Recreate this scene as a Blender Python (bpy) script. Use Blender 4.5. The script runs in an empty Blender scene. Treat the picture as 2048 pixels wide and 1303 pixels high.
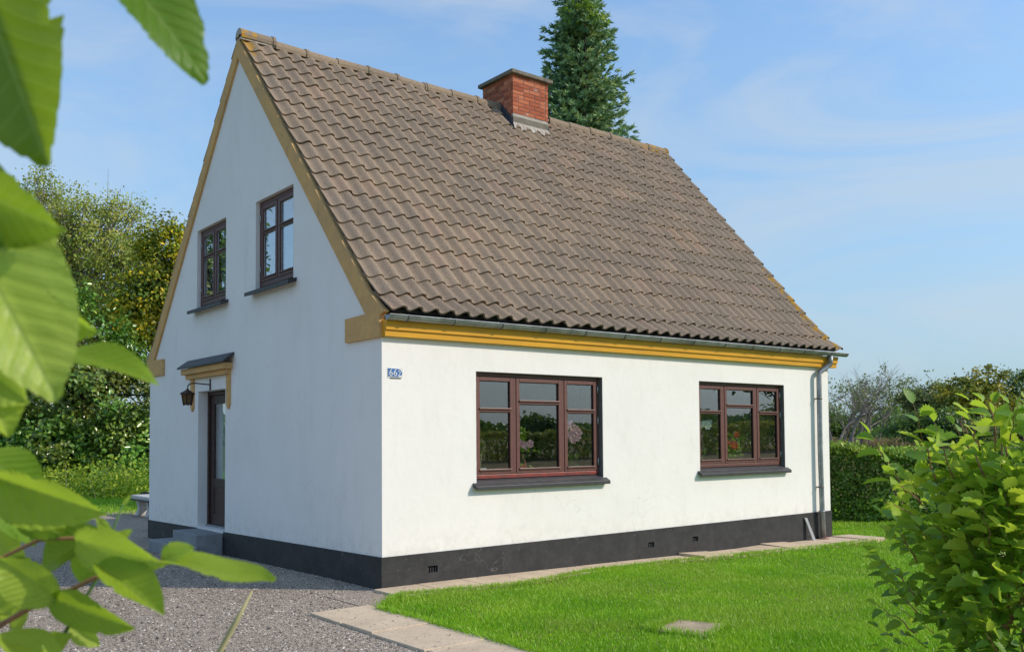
import bpy, math, random
import numpy as np
from mathutils import Vector, Matrix
R = math.radians
random.seed(7); rng = np.random.default_rng(11)
scene = bpy.context.scene
COL = scene.collection

# ------------------------------------------------------------------ camera
cam_d = bpy.data.cameras.new('camera'); cam = bpy.data.objects.new('camera', cam_d); COL.objects.link(cam)
RT = Vector((0.78416972, -0.62050517, -0.00715421)); UP = Vector((-0.01865189, -0.03509206, 0.99921002)); FW = Vector((0.62026603, 0.7834168, 0.03909172))
EYE = Vector((-5.0387, -8.5960, 1.6))
cam.matrix_world = Matrix(((RT.x, UP.x, -FW.x, EYE.x), (RT.y, UP.y, -FW.y, EYE.y), (RT.z, UP.z, -FW.z, EYE.z), (0, 0, 0, 1)))
cam_d.sensor_width = 36; cam_d.lens = 32.6146; cam_d.shift_y = 0.07321; cam_d.clip_start = 0.05; cam_d.clip_end = 3000
cam_d.dof.use_dof = True; cam_d.dof.focus_distance = 11.5; cam_d.dof.aperture_fstop = 9
scene.camera = cam

# ------------------------------------------------------------------ light
SUN_EL = R(33); SUN_D = Vector((0.68 * math.cos(SUN_EL), -0.733 * math.cos(SUN_EL), math.sin(SUN_EL))).normalized()
world = bpy.data.worlds.new('World'); scene.world = world; world.use_nodes = True
wn = world.node_tree.nodes; wl = world.node_tree.links; wn.clear()
wo = wn.new('ShaderNodeOutputWorld'); wb = wn.new('ShaderNodeBackground'); wl.new(wb.outputs[0], wo.inputs[0])
sky = wn.new('ShaderNodeTexSky'); sky.sky_type = 'NISHITA'; sky.sun_disc = False
sky.sun_elevation = SUN_EL; sky.sun_rotation = math.atan2(0.68, -0.733); sky.altitude = 0; sky.air_density = 1.0; sky.dust_density = 0.3; sky.ozone_density = 1.5
# thin high cloud and horizon haze, the same all round
tc = wn.new('ShaderNodeTexCoord'); mp = wn.new('ShaderNodeMapping'); mp.inputs['Scale'].default_value = (1.0, 1.0, 4.2); mp.inputs['Rotation'].default_value = (0.12, 0.1, 0.4); mp.inputs['Location'].default_value = (5.1, 0.6, 0.35)
nz = wn.new('ShaderNodeTexNoise'); nz.inputs['Scale'].default_value = 2.1; nz.inputs['Detail'].default_value = 6; nz.inputs['Roughness'].default_value = 0.56; nz.inputs['Distortion'].default_value = 1.1
rp = wn.new('ShaderNodeValToRGB'); rp.color_ramp.elements[0].position = 0.43; rp.color_ramp.elements[0].color = (0, 0, 0, 1); rp.color_ramp.elements[1].position = 0.66; rp.color_ramp.elements[1].color = (0.50, 0.50, 0.50, 1)
mx = wn.new('ShaderNodeMix'); mx.data_type = 'RGBA'; mx.inputs[7].default_value = (2.3, 2.6, 2.9, 1)
hz_ = wn.new('ShaderNodeMix'); hz_.data_type = 'RGBA'; hz_.inputs[7].default_value = (1.12, 1.70, 2.26, 1)
sz = wn.new('ShaderNodeSeparateXYZ'); hr = wn.new('ShaderNodeValToRGB'); hr.color_ramp.elements[0].position = 0.0; hr.color_ramp.elements[0].color = (0.93, 0.93, 0.93, 1); hr.color_ramp.elements[1].position = 0.50; hr.color_ramp.elements[1].color = (0.12, 0.12, 0.12, 1)
wl.new(tc.outputs['Generated'], sz.inputs[0]); wl.new(sz.outputs[2], hr.inputs[0]); wl.new(hr.outputs[0], hz_.inputs[0]); hs = wn.new('ShaderNodeHueSaturation'); hs.inputs['Saturation'].default_value = 1.12; wl.new(sky.outputs[0], hs.inputs['Color']); wl.new(hs.outputs[0], hz_.inputs[6])
wl.new(tc.outputs['Generated'], mp.inputs[0]); wl.new(mp.outputs[0], nz.inputs['Vector']); wl.new(nz.outputs[0], rp.inputs[0]); wl.new(rp.outputs[0], mx.inputs[0])
wl.new(hz_.outputs[2], mx.inputs[6]); wl.new(mx.outputs[2], wb.inputs[0]); wb.inputs[1].default_value = 0.15
sun_d = bpy.data.lights.new('sun', 'SUN'); sun_d.energy = 2.12; sun_d.angle = R(0.5); sun_d.color = (1.0, 0.895, 0.765)
sun = bpy.data.objects.new('sun', sun_d); COL.objects.link(sun); sun.rotation_euler = SUN_D.to_track_quat('Z', 'Y').to_euler(); sun.location = (10, -20, 30)
vs = scene.view_settings; vs.view_transform = 'Standard'; vs.look = 'None'; vs.exposure = 0.78; vs.gamma = 1.0; vs.use_curve_mapping = False
scene.render.engine = 'CYCLES'
scene.cycles.max_bounces = 8; scene.cycles.transparent_max_bounces = 12

# ------------------------------------------------------------------ helpers
def at(px, py, d):
    "point at view depth d behind a pixel of the 2048 px wide photograph"
    return EYE + (FW + RT * ((px - 1024) / 1855.408) - UP * ((py - 801.437) / 1855.408)) * d

def props(o, label=None, cat=None, group=None, kind=None):
    for k, v in (('label', label), ('category', cat), ('group', group), ('kind', kind)):
        if v: o[k] = v
    return o

def thing(name, label, cat, loc=(0, 0, 0), group=None):
    o = bpy.data.objects.new(name, None); COL.objects.link(o); o.location = loc; o.empty_display_size = 0.2
    return props(o, label, cat, group)

def adopt(o, parent):
    if parent is not None:
        o.parent = parent
        # children are written in world coordinates: cancel the root's offset once
        if parent.parent is None and parent.location.length > 0: o.matrix_parent_inverse = Matrix.Translation(-parent.location)
    return o

def link(name, me, mat, parent=None):
    o = bpy.data.objects.new(name, me); COL.objects.link(o)
    if mat is not None and len(me.materials) == 0: me.materials.append(mat)
    return adopt(o, parent)

def mesh(name, v, f, smooth=False):
    me = bpy.data.meshes.new(name); me.from_pydata([tuple(p) for p in v], [], f); me.update()
    if smooth: me.polygons.foreach_set('use_smooth', [True] * len(me.polygons))
    return me

def np_mesh(name, V, F, rnd=None, smooth=False, uv=None):
    "V (n,3) array, F (m,k) array of equal-sized faces, rnd one value per face"
    me = bpy.data.meshes.new(name); n = len(V); m, k = F.shape
    me.vertices.add(n); me.vertices.foreach_set('co', np.asarray(V, np.float32).ravel())
    me.loops.add(m * k); me.loops.foreach_set('vertex_index', F.astype(np.int32).ravel())
    me.polygons.add(m); me.polygons.foreach_set('loop_start', np.arange(0, m * k, k, dtype=np.int32)); me.polygons.foreach_set('loop_total', np.full(m, k, np.int32))
    if smooth: me.polygons.foreach_set('use_smooth', np.ones(m, bool))
    if rnd is not None:
        a = me.attributes.new('rnd', 'FLOAT', 'FACE'); a.data.foreach_set('value', np.asarray(rnd, np.float32))
    if uv is not None:
        u = me.uv_layers.new(name='UVMap'); u.data.foreach_set('uv', np.asarray(uv, np.float32)[F.ravel()].ravel())
    me.update(); return me

class MB:
    def __init__(s): s.v = []; s.f = []
    def quad(s, a, b, c, d): n = len(s.v); s.v += [tuple(a), tuple(b), tuple(c), tuple(d)]; s.f.append((n, n + 1, n + 2, n + 3)); return s
    def poly(s, pts): n = len(s.v); s.v += [tuple(p) for p in pts]; s.f.append(tuple(range(n, n + len(pts)))); return s
    def hexa(s, p):   # 8 corners: bottom 4 ccw, top 4 ccw
        n = len(s.v); s.v += [tuple(q) for q in p]
        s.f += [(n + 3, n + 2, n + 1, n), (n + 4, n + 5, n + 6, n + 7)] + [(n + i, n + (i + 1) % 4, n + 4 + (i + 1) % 4, n + 4 + i) for i in range(4)]; return s
    def box(s, x0, x1, y0, y1, z0, z1):
        x0, x1 = sorted((x0, x1)); y0, y1 = sorted((y0, y1)); z0, z1 = sorted((z0, z1))
        return s.hexa([(x0, y0, z0), (x1, y0, z0), (x1, y1, z0), (x0, y1, z0), (x0, y0, z1), (x1, y0, z1), (x1, y1, z1), (x0, y1, z1)])
    def prism(s, pts, d):   # closed polygon pts (3D), extruded by vector d
        d = Vector(d); a = [Vector(p) for p in pts]; b = [p + d for p in a]; n = len(a)
        s.poly(a[::-1]); s.poly(b)
        for i in range(n): s.quad(a[i], a[(i + 1) % n], b[(i + 1) % n], b[i])
        return s
    def tube(s, pts, rad, n=8, cap=True):
        pts = [Vector(p) for p in pts]
        if not hasattr(rad, '__len__'): rad = [rad] * len(pts)
        rings = []; prev = None
        for i, p in enumerate(pts):
            t = (pts[min(i + 1, len(pts) - 1)] - pts[max(i - 1, 0)]).normalized()
            u = (prev - t * prev.dot(t)) if prev is not None else (Vector((0, 0, 1)).cross(t) if abs(t.z) < 0.95 else Vector((1, 0, 0)).cross(t))
            u.normalize(); w = t.cross(u); prev = u
            k = len(s.v); s.v += [tuple(p + (u * math.cos(2 * math.pi * j / n) + w * math.sin(2 * math.pi * j / n)) * rad[i]) for j in range(n)]; rings.append(k)
        for a, b in zip(rings, rings[1:]):
            for j in range(n): s.f.append((a + j, a + (j + 1) % n, b + (j + 1) % n, b + j))
        if cap:
            s.f.append(tuple(rings[0] + j for j in range(n))[::-1]); s.f.append(tuple(rings[-1] + j for j in range(n)))
        return s
    def lathe(s, c, prof, n=16):   # prof (r,z) pairs round vertical axis at c
        c = Vector(c); rings = []
        for r, z in prof:
            k = len(s.v); s.v += [(c.x + r * math.cos(2 * math.pi * j / n), c.y + r * math.sin(2 * math.pi * j / n), c.z + z) for j in range(n)]; rings.append(k)
        for a, b in zip(rings, rings[1:]):
            for j in range(n): s.f.append((a + j, a + (j + 1) % n, b + (j + 1) % n, b + j))
        return s
    def build(s, name, mat, parent=None, smooth=False, bevel=0):
        me = mesh(name, s.v, s.f, smooth); o = link(name, me, mat, parent)
        if bevel:
            b = o.modifiers.new('bevel', 'BEVEL'); b.width = bevel; b.segments = 2; b.limit_method = 'ANGLE'
        return o

def smooth01(t): t = min(1, max(0, t)); return t * t * (3 - 2 * t)
def gz(x, y):
    "height of the ground"
    return -0.07 * smooth01(x / 8) - 0.07 * smooth01(y / 8) + 1.15 * smooth01((x - 16) / 45)
def gz_np(x, y):
    s = lambda t: (lambda c: c * c * (3 - 2 * c))(np.clip(t, 0, 1))
    return -0.07 * s(x / 8) - 0.07 * s(y / 8) + 1.15 * s((x - 16) / 45)

# ------------------------------------------------------------------ materials
class NM:
    def __init__(s, name):
        s.m = bpy.data.materials.new(name); s.m.use_nodes = True; s.t = s.m.node_tree; s.n = s.t.nodes; s.l = s.t.links
        s.n.clear(); s.out = s.n.new('ShaderNodeOutputMaterial'); s.p = s.n.new('ShaderNodeBsdfPrincipled'); s.l.new(s.p.outputs[0], s.out.inputs[0])
    def new(s, t, **kw):
        k = s.n.new(t)
        for a, b in kw.items():
            if a.startswith('i_'): k.inputs[int(a[2:]) if a[2:].isdigit() else a[2:].replace('_', ' ')].default_value = b
            else: setattr(k, a, b)
        return k
    def coord(s, kind='Object', scale=None):
        c = s.new('ShaderNodeTexCoord'); o = c.outputs[kind]
        if scale is not None:
            m = s.new('ShaderNodeMapping'); m.inputs['Scale'].default_value = scale; s.l.new(o, m.inputs[0]); o = m.outputs[0]
        return o
    def world(s, scale=None):
        g = s.new('ShaderNodeNewGeometry'); o = g.outputs['Position']
        if scale is not None:
            m = s.new('ShaderNodeMapping'); m.inputs['Scale'].default_value = scale; s.l.new(o, m.inputs[0]); o = m.outputs[0]
        return o
    def noise(s, v, scale, detail=4, rough=0.55, dist=0):
        k = s.new('ShaderNodeTexNoise'); k.inputs['Scale'].default_value = scale; k.inputs['Detail'].default_value = detail; k.inputs['Roughness'].default_value = rough; k.inputs['Distortion'].default_value = dist
        s.l.new(v, k.inputs['Vector']); return k.outputs[0]
    def ramp(s, f, *stops):
        k = s.new('ShaderNodeValToRGB'); e = k.color_ramp.elements
        while len(e) < len(stops): e.new(0.5)
        for el, (p, c) in zip(e, stops): el.position = p; el.color = (c, c, c, 1) if not hasattr(c, '__len__') else (*c[:3], 1)
        s.l.new(f, k.inputs[0]); return k.outputs[0]
    def mix(s, f, a, b, mode='MIX'):
        k = s.new('ShaderNodeMix', data_type='RGBA', blend_type=mode)
        for i, x in ((0, f), (6, a), (7, b)):
            if hasattr(x, 'is_linked'): s.l.new(x, k.inputs[i])
            elif i == 0: k.inputs[0].default_value = x
            else: k.inputs[i].default_value = (*x[:3], 1)
        return k.outputs[2]
    def math(s, op, a, b=0.0):
        k = s.new('ShaderNodeMath', operation=op)
        for i, x in ((0, a), (1, b)):
            if hasattr(x, 'is_linked'): s.l.new(x, k.inputs[i])
            else: k.inputs[i].default_value = x
        return k.outputs[0]
    def attr(s, n='rnd'):
        k = s.new('ShaderNodeAttribute', attribute_name=n); return k.outputs['Fac']
    def bump(s, h, strength=0.3, dist=0.01):
        k = s.new('ShaderNodeBump'); k.inputs['Strength'].default_value = strength; k.inputs['Distance'].default_value = dist
        s.l.new(h, k.inputs['Height']); s.l.new(k.outputs[0], s.p.inputs['Normal']); return k
    def col(s, c):
        if hasattr(c, 'is_linked'): s.l.new(c, s.p.inputs['Base Color'])
        else: s.p.inputs['Base Color'].default_value = (*c[:3], 1)
    def set(s, rough=0.6, spec=0.5, metal=0):
        s.p.inputs['Roughness'].default_value = rough; s.p.inputs['Specular IOR Level'].default_value = spec; s.p.inputs['Metallic'].default_value = metal; return s

MAT = {}
def simple(name, c, c2=None, scale=8, rough=0.6, spec=0.4, metal=0, bump=0.0, bscale=60, bdist=0.004, vec='world'):
    k = NM(name); v = k.world(); c2 = c2 or tuple(x * 0.75 for x in c)
    k.col(k.mix(k.ramp(k.noise(v, scale, 6, 0.65), (0.35, 0), (0.65, 1)), c, c2)); k.set(rough, spec, metal)
    if bump: k.bump(k.noise(v, bscale, 4), bump, bdist)
    MAT[name] = k.m; return k.m

def mat_plaster(name, streak):
    k = NM(name); v = k.world()
    big = k.ramp(k.noise(v, 0.9, 5, 0.6), (0.35, 0), (0.75, 1)); c = k.mix(big, (0.875, 0.838, 0.79), (0.825, 0.79, 0.74))
    st = k.ramp(k.noise(k.world((1.3, 1.3, 0.5)), 3.0, 6, 0.7), (0.52, 0), (0.8, 1)); c = k.mix(k.math('MULTIPLY', st, streak), c, (0.60, 0.57, 0.50))
    sp = k.ramp(k.noise(v, 26, 3, 0.6), (0.70, 0), (0.78, 1)); c = k.mix(k.math('MULTIPLY', sp, 0.35 * streak), c, (0.45, 0.42, 0.38))
    sz_ = k.new('ShaderNodeSeparateXYZ'); k.l.new(v, sz_.inputs[0])
    splash = k.math('MULTIPLY', k.ramp(sz_.outputs[2], (0.36, 1), (0.62, 0)), k.ramp(k.noise(v, 7, 6, 0.7), (0.45, 0), (0.72, 1))); c = k.mix(k.math('MULTIPLY', splash, 0.35), c, (0.42, 0.38, 0.32))
    vo = k.new('ShaderNodeTexVoronoi', feature='DISTANCE_TO_EDGE'); vo.inputs['Scale'].default_value = 0.7
    dv = k.new('ShaderNodeVectorMath', operation='ADD'); nn = k.new('ShaderNodeTexNoise'); nn.inputs['Scale'].default_value = 2.2; nn.inputs['Detail'].default_value = 6; k.l.new(v, nn.inputs['Vector']); k.l.new(v, dv.inputs[0]); k.l.new(nn.outputs['Color'], dv.inputs[1]); k.l.new(dv.outputs[0], vo.inputs['Vector'])
    cr = k.math('MULTIPLY', k.ramp(vo.outputs[0], (0.0015, 1), (0.004, 0)), k.ramp(k.noise(v, 0.8, 2), (0.54, 0), (0.60, 1))); c = k.mix(k.math('MULTIPLY', cr, 0.28), c, (0.40, 0.38, 0.35))
    k.col(c); k.set(0.85, 0.25)
    h = k.math('ADD', k.noise(v, 160, 3), k.math('MULTIPLY', k.noise(v, 9, 4), 2.2)); k.bump(h, 0.35, 0.004)
    MAT[name] = k.m
mat_plaster('plaster', 0.28)

def mat_plinth():
    k = NM('plinth_black'); v = k.world()
    c = k.mix(k.ramp(k.noise(v, 5, 7, 0.7), (0.3, 0), (0.75, 1)), (0.020, 0.020, 0.021), (0.052, 0.050, 0.048))
    w = k.new('ShaderNodeTexVoronoi', feature='DISTANCE_TO_EDGE'); w.inputs['Scale'].default_value = 2.1
    dv = k.new('ShaderNodeVectorMath', operation='ADD'); nn = k.new('ShaderNodeTexNoise'); nn.inputs['Scale'].default_value = 3; k.l.new(v, nn.inputs['Vector']); k.l.new(v, dv.inputs[0]); k.l.new(nn.outputs['Color'], dv.inputs[1]); k.l.new(dv.outputs[0], w.inputs['Vector'])
    crack = k.math('MULTIPLY', k.ramp(w.outputs[0], (0.004, 1), (0.012, 0)), k.ramp(k.noise(v, 1.1, 2), (0.55, 0), (0.62, 1)))
    c = k.mix(k.math('MULTIPLY', crack, 0.28), c, (0.25, 0.24, 0.23))
    sp = k.ramp(k.noise(v, 30, 2), (0.72, 0), (0.76, 1)); c = k.mix(k.math('MULTIPLY', sp, 0.5), c, (0.24, 0.23, 0.22))
    k.col(c); k.set(0.62, 0.35); k.bump(k.noise(v, 70, 5), 0.35, 0.004); MAT['plinth'] = k.m
mat_plinth()

def mat_tile():
    k = NM('roof_tile'); v = k.world(); r = k.attr()
    base = k.ramp(r, (0.0, (0.225, 0.160, 0.104)), (0.45, (0.280, 0.200, 0.130)), (0.70, (0.315, 0.228, 0.150)), (0.86, (0.325, 0.222, 0.146)), (1.0, (0.330, 0.205, 0.134)))
    base = k.mix(k.ramp(k.noise(v, 1.1, 5, 0.6), (0.38, 0), (0.66, 0.62)), base, (0.150, 0.124, 0.100))
    gr = k.ramp(k.noise(v, 95, 3, 0.7), (0.36, 0), (0.64, 1)); base = k.mix(k.math('MULTIPLY', gr, 0.5), base, (0.43, 0.345, 0.255))
    dk = k.ramp(k.noise(v, 60, 2, 0.6), (0.60, 0), (0.68, 1)); base = k.mix(k.math('MULTIPLY', dk, 0.75), base, (0.045, 0.042, 0.04))
    dp = k.ramp(k.noise(v, 7.5, 5, 0.7), (0.66, 0), (0.74, 1)); base = k.mix(k.math('MULTIPLY', dp, 0.7), base, (0.045, 0.044, 0.044))
    # orange lichen: thick along both verges and the ridge ends, rare spots elsewhere
    sx = k.new('ShaderNodeSeparateXYZ'); k.l.new(v, sx.inputs[0])
    def band(o, a, b): return k.ramp(k.math('MULTIPLY', k.math('ADD', o, 2), 0.06), ((a + 2) * 0.06, 0), ((b + 2) * 0.06, 1))
    right = k.math('MULTIPLY', k.math('MULTIPLY', band(sx.outputs[0], 8.22, 8.42), k.ramp(k.math('MULTIPLY', sx.outputs[2], 0.1), (0.43, 1), (0.50, 0.0))), 0.9)
    left = k.math('MULTIPLY', k.ramp(sx.outputs[0], (0.10, 1), (0.34, 0)), k.ramp(k.math('MULTIPLY', sx.outputs[2], 0.1), (0.62, 0.0), (0.71, 1)))
    topr = k.math('MULTIPLY', band(sx.outputs[0], 7.4, 8.3), k.ramp(k.math('MULTIPLY', sx.outputs[2], 0.1), (0.695, 0.0), (0.72, 0.8)))
    msk = k.math('MAXIMUM', k.math('MAXIMUM', right, left), topr)
    ln = k.noise(v, 13, 6, 0.75); thr = k.math('SUBTRACT', 0.715, k.math('MULTIPLY', msk, 0.245))
    lich = k.ramp(k.math('SUBTRACT', ln, thr), (0.0, 0), (0.03, 1))
    lc = k.mix(k.noise(v, 40, 3), (0.42, 0.20, 0.012), (0.50, 0.30, 0.05))
    base = k.mix(lich, base, lc)
    k.col(base); k.set(0.9, 0.2)
    k.bump(k.math('ADD', k.noise(v, 130, 4, 0.7), k.math('MULTIPLY', k.noise(v, 22, 4), 1.2)), 0.6, 0.006); MAT['tile'] = k.m
mat_tile()

def mat_ochre():
    k = NM('ochre_render'); v = k.world()
    c = k.mix(k.ramp(k.noise(v, 2.6, 6, 0.7), (0.32, 0), (0.7, 1)), (0.72, 0.42, 0.15), (0.55, 0.345, 0.155))
    c = k.mix(k.ramp(k.noise(v, 9, 6, 0.75), (0.55, 0), (0.75, 0.8)), c, (0.27, 0.20, 0.12))
    k.col(c); k.set(0.85, 0.25); k.bump(k.noise(v, 40, 6, 0.7), 0.6, 0.01); MAT['ochre'] = k.m
mat_ochre()
def mat_yellow():
    k = NM('yellow_paint'); v = k.world()
    c = k.mix(k.ramp(k.noise(k.world((0.6, 3, 3)), 3.0, 5, 0.65), (0.35, 0), (0.7, 1)), (0.74, 0.37, 0.016), (0.60, 0.29, 0.016))
    c = k.mix(k.ramp(k.noise(k.world((1, 4, 4)), 9, 5, 0.7), (0.66, 0), (0.78, 0.8)), c, (0.62, 0.42, 0.14))
    k.col(c); k.set(0.45, 0.45); k.bump(k.noise(v, 60, 4), 0.15, 0.003); MAT['yellow'] = k.m
mat_yellow()

simple('wood_red', (0.155, 0.060, 0.046), (0.120, 0.050, 0.040), 14, 0.42, 0.5)
simple('wood_bright', (0.30, 0.045, 0.035), (0.14, 0.040, 0.034), 10, 0.42, 0.5)
simple('wood_dark', (0.125, 0.048, 0.036), (0.075, 0.032, 0.026), 20, 0.5, 0.4, bump=0.2)
simple('door_wood', (0.075, 0.036, 0.026), (0.035, 0.020, 0.016), 16, 0.5, 0.4, bump=0.2)
simple('tar_black', (0.022, 0.022, 0.024), (0.06, 0.06, 0.062), 18, 0.55, 0.45, bump=0.6, bscale=45, bdist=0.01)
simple('sill_black', (0.030, 0.030, 0.032), (0.050, 0.050, 0.052), 12, 0.5, 0.5, bump=0.25)
simple('reveal_grey', (0.10, 0.10, 0.105), (0.15, 0.15, 0.15), 10, 0.8, 0.2)
simple('zinc', (0.36, 0.375, 0.385), (0.20, 0.21, 0.215), 7, 0.42, 0.5, metal=0.55, bump=0.08, bscale=14)
simple('zinc_dark', (0.24, 0.23, 0.21), (0.12, 0.10, 0.085), 20, 0.6, 0.4, metal=0.3)
simple('lead', (0.05, 0.055, 0.065), (0.08, 0.085, 0.095), 10, 0.5, 0.4, bump=0.2)
simple('concrete', (0.33, 0.30, 0.26), (0.25, 0.23, 0.20), 6, 0.9, 0.2, bump=0.4, bscale=80)
simple('cap_concrete', (0.24, 0.21, 0.165), (0.13, 0.12, 0.10), 9, 0.9, 0.2, bump=0.5, bscale=50)
simple('mortar', (0.50, 0.45, 0.39), (0.36, 0.32, 0.28), 12, 0.95, 0.15, bump=0.6, bscale=70)
simple('step_concrete', (0.30, 0.31, 0.31), (0.22, 0.23, 0.23), 6, 0.85, 0.25, bump=0.3)
simple('white_render', (0.62, 0.61, 0.58), (0.40, 0.39, 0.37), 9, 0.9, 0.2, bump=0.4)
simple('interior', (0.32, 0.30, 0.27), (0.27, 0.25, 0.23), 2, 0.9, 0.1)
simple('floor_wood', (0.16, 0.10, 0.06), (0.11, 0.07, 0.04), 5, 0.5, 0.3)
simple('net_white', (0.72, 0.73, 0.74), (0.66, 0.67, 0.68), 3, 0.9, 0.1)
simple('curtain_blue', (0.015, 0.032, 0.085), (0.010, 0.022, 0.06), 6, 0.85, 0.1)
simple('metal_rust', (0.075, 0.040, 0.024), (0.035, 0.024, 0.018), 40, 0.6, 0.4, metal=0.3, bump=0.3)
simple('steel', (0.5, 0.5, 0.5), (0.35, 0.35, 0.34), 30, 0.4, 0.5, metal=0.6)
simple('clay_pipe', (0.42, 0.22, 0.17), (0.33, 0.20, 0.16), 14, 0.8, 0.2)
simple('pvc', (0.36, 0.37, 0.37), (0.28, 0.28, 0.28), 10, 0.6, 0.3)
simple('enamel_blue', (0.045, 0.16, 0.42), (0.035, 0.13, 0.36), 20, 0.25, 0.6)
simple('enamel_white', (0.75, 0.75, 0.72), (0.6, 0.6, 0.58), 20, 0.35, 0.5)
simple('vent_dark', (0.01, 0.01, 0.01), (0.015, 0.015, 0.015), 5, 0.9, 0.1)
simple('pot_grey', (0.55, 0.58, 0.56), (0.48, 0.50, 0.49), 8, 0.5, 0.4)
simple('pot_teal', (0.12, 0.42, 0.36), (0.10, 0.36, 0.30), 8, 0.4, 0.4)
simple('petal_pink', (0.85, 0.33, 0.42), (0.88, 0.55, 0.60), 30, 0.6, 0.2)
simple('petal_white', (0.78, 0.78, 0.72), (0.70, 0.72, 0.60), 30, 0.6, 0.2)
simple('petal_red', (0.85, 0.015, 0.015), (0.75, 0.04, 0.03), 30, 0.6, 0.2)
simple('stem_green', (0.07, 0.16, 0.03), (0.05, 0.11, 0.02), 20, 0.5, 0.3)
simple('basket', (0.30, 0.12, 0.05), (0.2, 0.08, 0.03), 40, 0.7, 0.2, bump=0.4)
simple('bark', (0.085, 0.065, 0.048), (0.045, 0.036, 0.028), 9, 0.9, 0.15, bump=0.6, bscale=25, bdist=0.02)
simple('bark_pale', (0.33, 0.29, 0.25), (0.16, 0.135, 0.11), 5, 0.9, 0.15, bump=0.4, bscale=25)
simple('twig', (0.32, 0.18, 0.085), (0.22, 0.12, 0.06), 30, 0.7, 0.2)
simple('straw', (0.46, 0.42, 0.22), (0.36, 0.34, 0.16), 20, 0.8, 0.2)

def mat_brick():
    k = NM('chimney_brick'); v = k.world(); r = k.attr()
    c = k.ramp(r, (0.0, (0.32, 0.085, 0.045)), (0.6, (0.46, 0.135, 0.065)), (1.0, (0.54, 0.19, 0.10)))
    c = k.mix(k.ramp(k.noise(v, 24, 5, 0.7), (0.5, 0), (0.75, 0.7)), c, (0.17, 0.055, 0.04))
    c = k.mix(k.ramp(k.noise(v, 6, 6, 0.75), (0.63, 0), (0.70, 0.8)), c, (0.50, 0.46, 0.42))
    k.col(c); k.set(0.9, 0.2); k.bump(k.noise(v, 90, 4), 0.5, 0.004); MAT['brick'] = k.m
mat_brick()

def mat_glass(name, refl, tint=(0.85, 0.9, 0.9)):
    k = NM(name); k.n.remove(k.p)
    tr = k.new('ShaderNodeBsdfTransparent'); tr.inputs[0].default_value = (*tint, 1)
    gl = k.new('ShaderNodeBsdfGlossy'); gl.inputs['Roughness'].default_value = 0.0; gl.inputs[0].default_value = (0.95, 0.95, 0.97, 1)
    bp = k.new('ShaderNodeBump'); bp.inputs['Strength'].default_value = 0.02; bp.inputs['Distance'].default_value = 0.02; k.l.new(k.noise(k.world(), 1.6, 2), bp.inputs['Height']); k.l.new(bp.outputs[0], gl.inputs['Normal'])
    lw = k.new('ShaderNodeLayerWeight'); lw.inputs[0].default_value = 0.5; fc = k.math('ADD', refl, k.math('MULTIPLY', k.math('POWER', lw.outputs['Facing'], 3.0), 1.0 - refl))
    mx = k.new('ShaderNodeMixShader'); k.l.new(fc, mx.inputs[0]); k.l.new(tr.outputs[0], mx.inputs[1]); k.l.new(gl.outputs[0], mx.inputs[2]); k.l.new(mx.outputs[0], k.out.inputs[0])
    MAT[name] = k.m
mat_glass('glass', 0.13)

def mat_leaf(name, cols, trans=0.4, tcol=(0.30, 0.50, 0.05), rough=0.45, spec=0.4, veins=False, attr='rnd', patch=None, pscale=0.5):
    k = NM(name); 
    r = k.attr(attr); n = len(cols); c = k.ramp(r, *[(i / max(1, n - 1), x) for i, x in enumerate(cols)])
    if patch: c = k.mix(k.ramp(k.noise(k.world(), pscale, 3), (0.45, 0), (0.62, 1)), c, patch)
    if veins:
        u = k.coord('UV'); sx = k.new('ShaderNodeSeparateXYZ'); k.l.new(u, sx.inputs[0])
        a = k.math('ABSOLUTE', k.math('SUBTRACT', sx.outputs[1], 0.5))
        w = k.math('SINE', k.math('MULTIPLY', k.math('SUBTRACT', k.math('ADD', sx.outputs[0], k.math('MULTIPLY', k.noise(u, 5, 2), 0.05)), k.math('MULTIPLY', a, 0.62)), 62.0))
        vein = k.ramp(w, (0.80, 0), (0.98, 1)); mid = k.ramp(a, (0.010, 1), (0.022, 0)); vm = k.math('MAXIMUM', k.math('MULTIPLY', vein, 0.5), mid)
        blot = k.ramp(k.noise(u, 5, 4, 0.6), (0.48, 0), (0.8, 0.6)); c = k.mix(blot, c, (0.16, 0.26, 0.03)); spot = k.ramp(k.noise(k.world(), 55, 3, 0.6), (0.70, 0), (0.74, 0.75)); c = k.mix(spot, c, (0.20, 0.12, 0.03))
        c = k.mix(k.math('MULTIPLY', vm, 0.5), c, (0.26, 0.38, 0.10))
        k.bump(k.math('SUBTRACT', w, k.math('MULTIPLY', vm, 1.5)), 0.35, 0.0012)
    k.col(c); k.set(rough, spec)
    tl = k.new('ShaderNodeBsdfTranslucent'); tcm = k.mix(0.55, c, tcol); k.l.new(tcm, tl.inputs[0])
    mx = k.new('ShaderNodeMixShader', i_0=trans); k.l.new(k.p.outputs[0], mx.inputs[1]); k.l.new(tl.outputs[0], mx.inputs[2]); k.l.new(mx.outputs[0], k.out.inputs[0])
    MAT[name] = k.m
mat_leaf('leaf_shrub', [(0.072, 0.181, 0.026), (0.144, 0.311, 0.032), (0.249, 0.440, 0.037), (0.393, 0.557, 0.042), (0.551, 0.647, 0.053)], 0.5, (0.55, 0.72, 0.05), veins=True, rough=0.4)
mat_leaf('leaf_near', [(0.045, 0.135, 0.010), (0.13, 0.27, 0.018), (0.25, 0.40, 0.026), (0.36, 0.50, 0.045), (0.46, 0.58, 0.11)], 0.5, (0.52, 0.72, 0.04), veins=True, rough=0.42)
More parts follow.
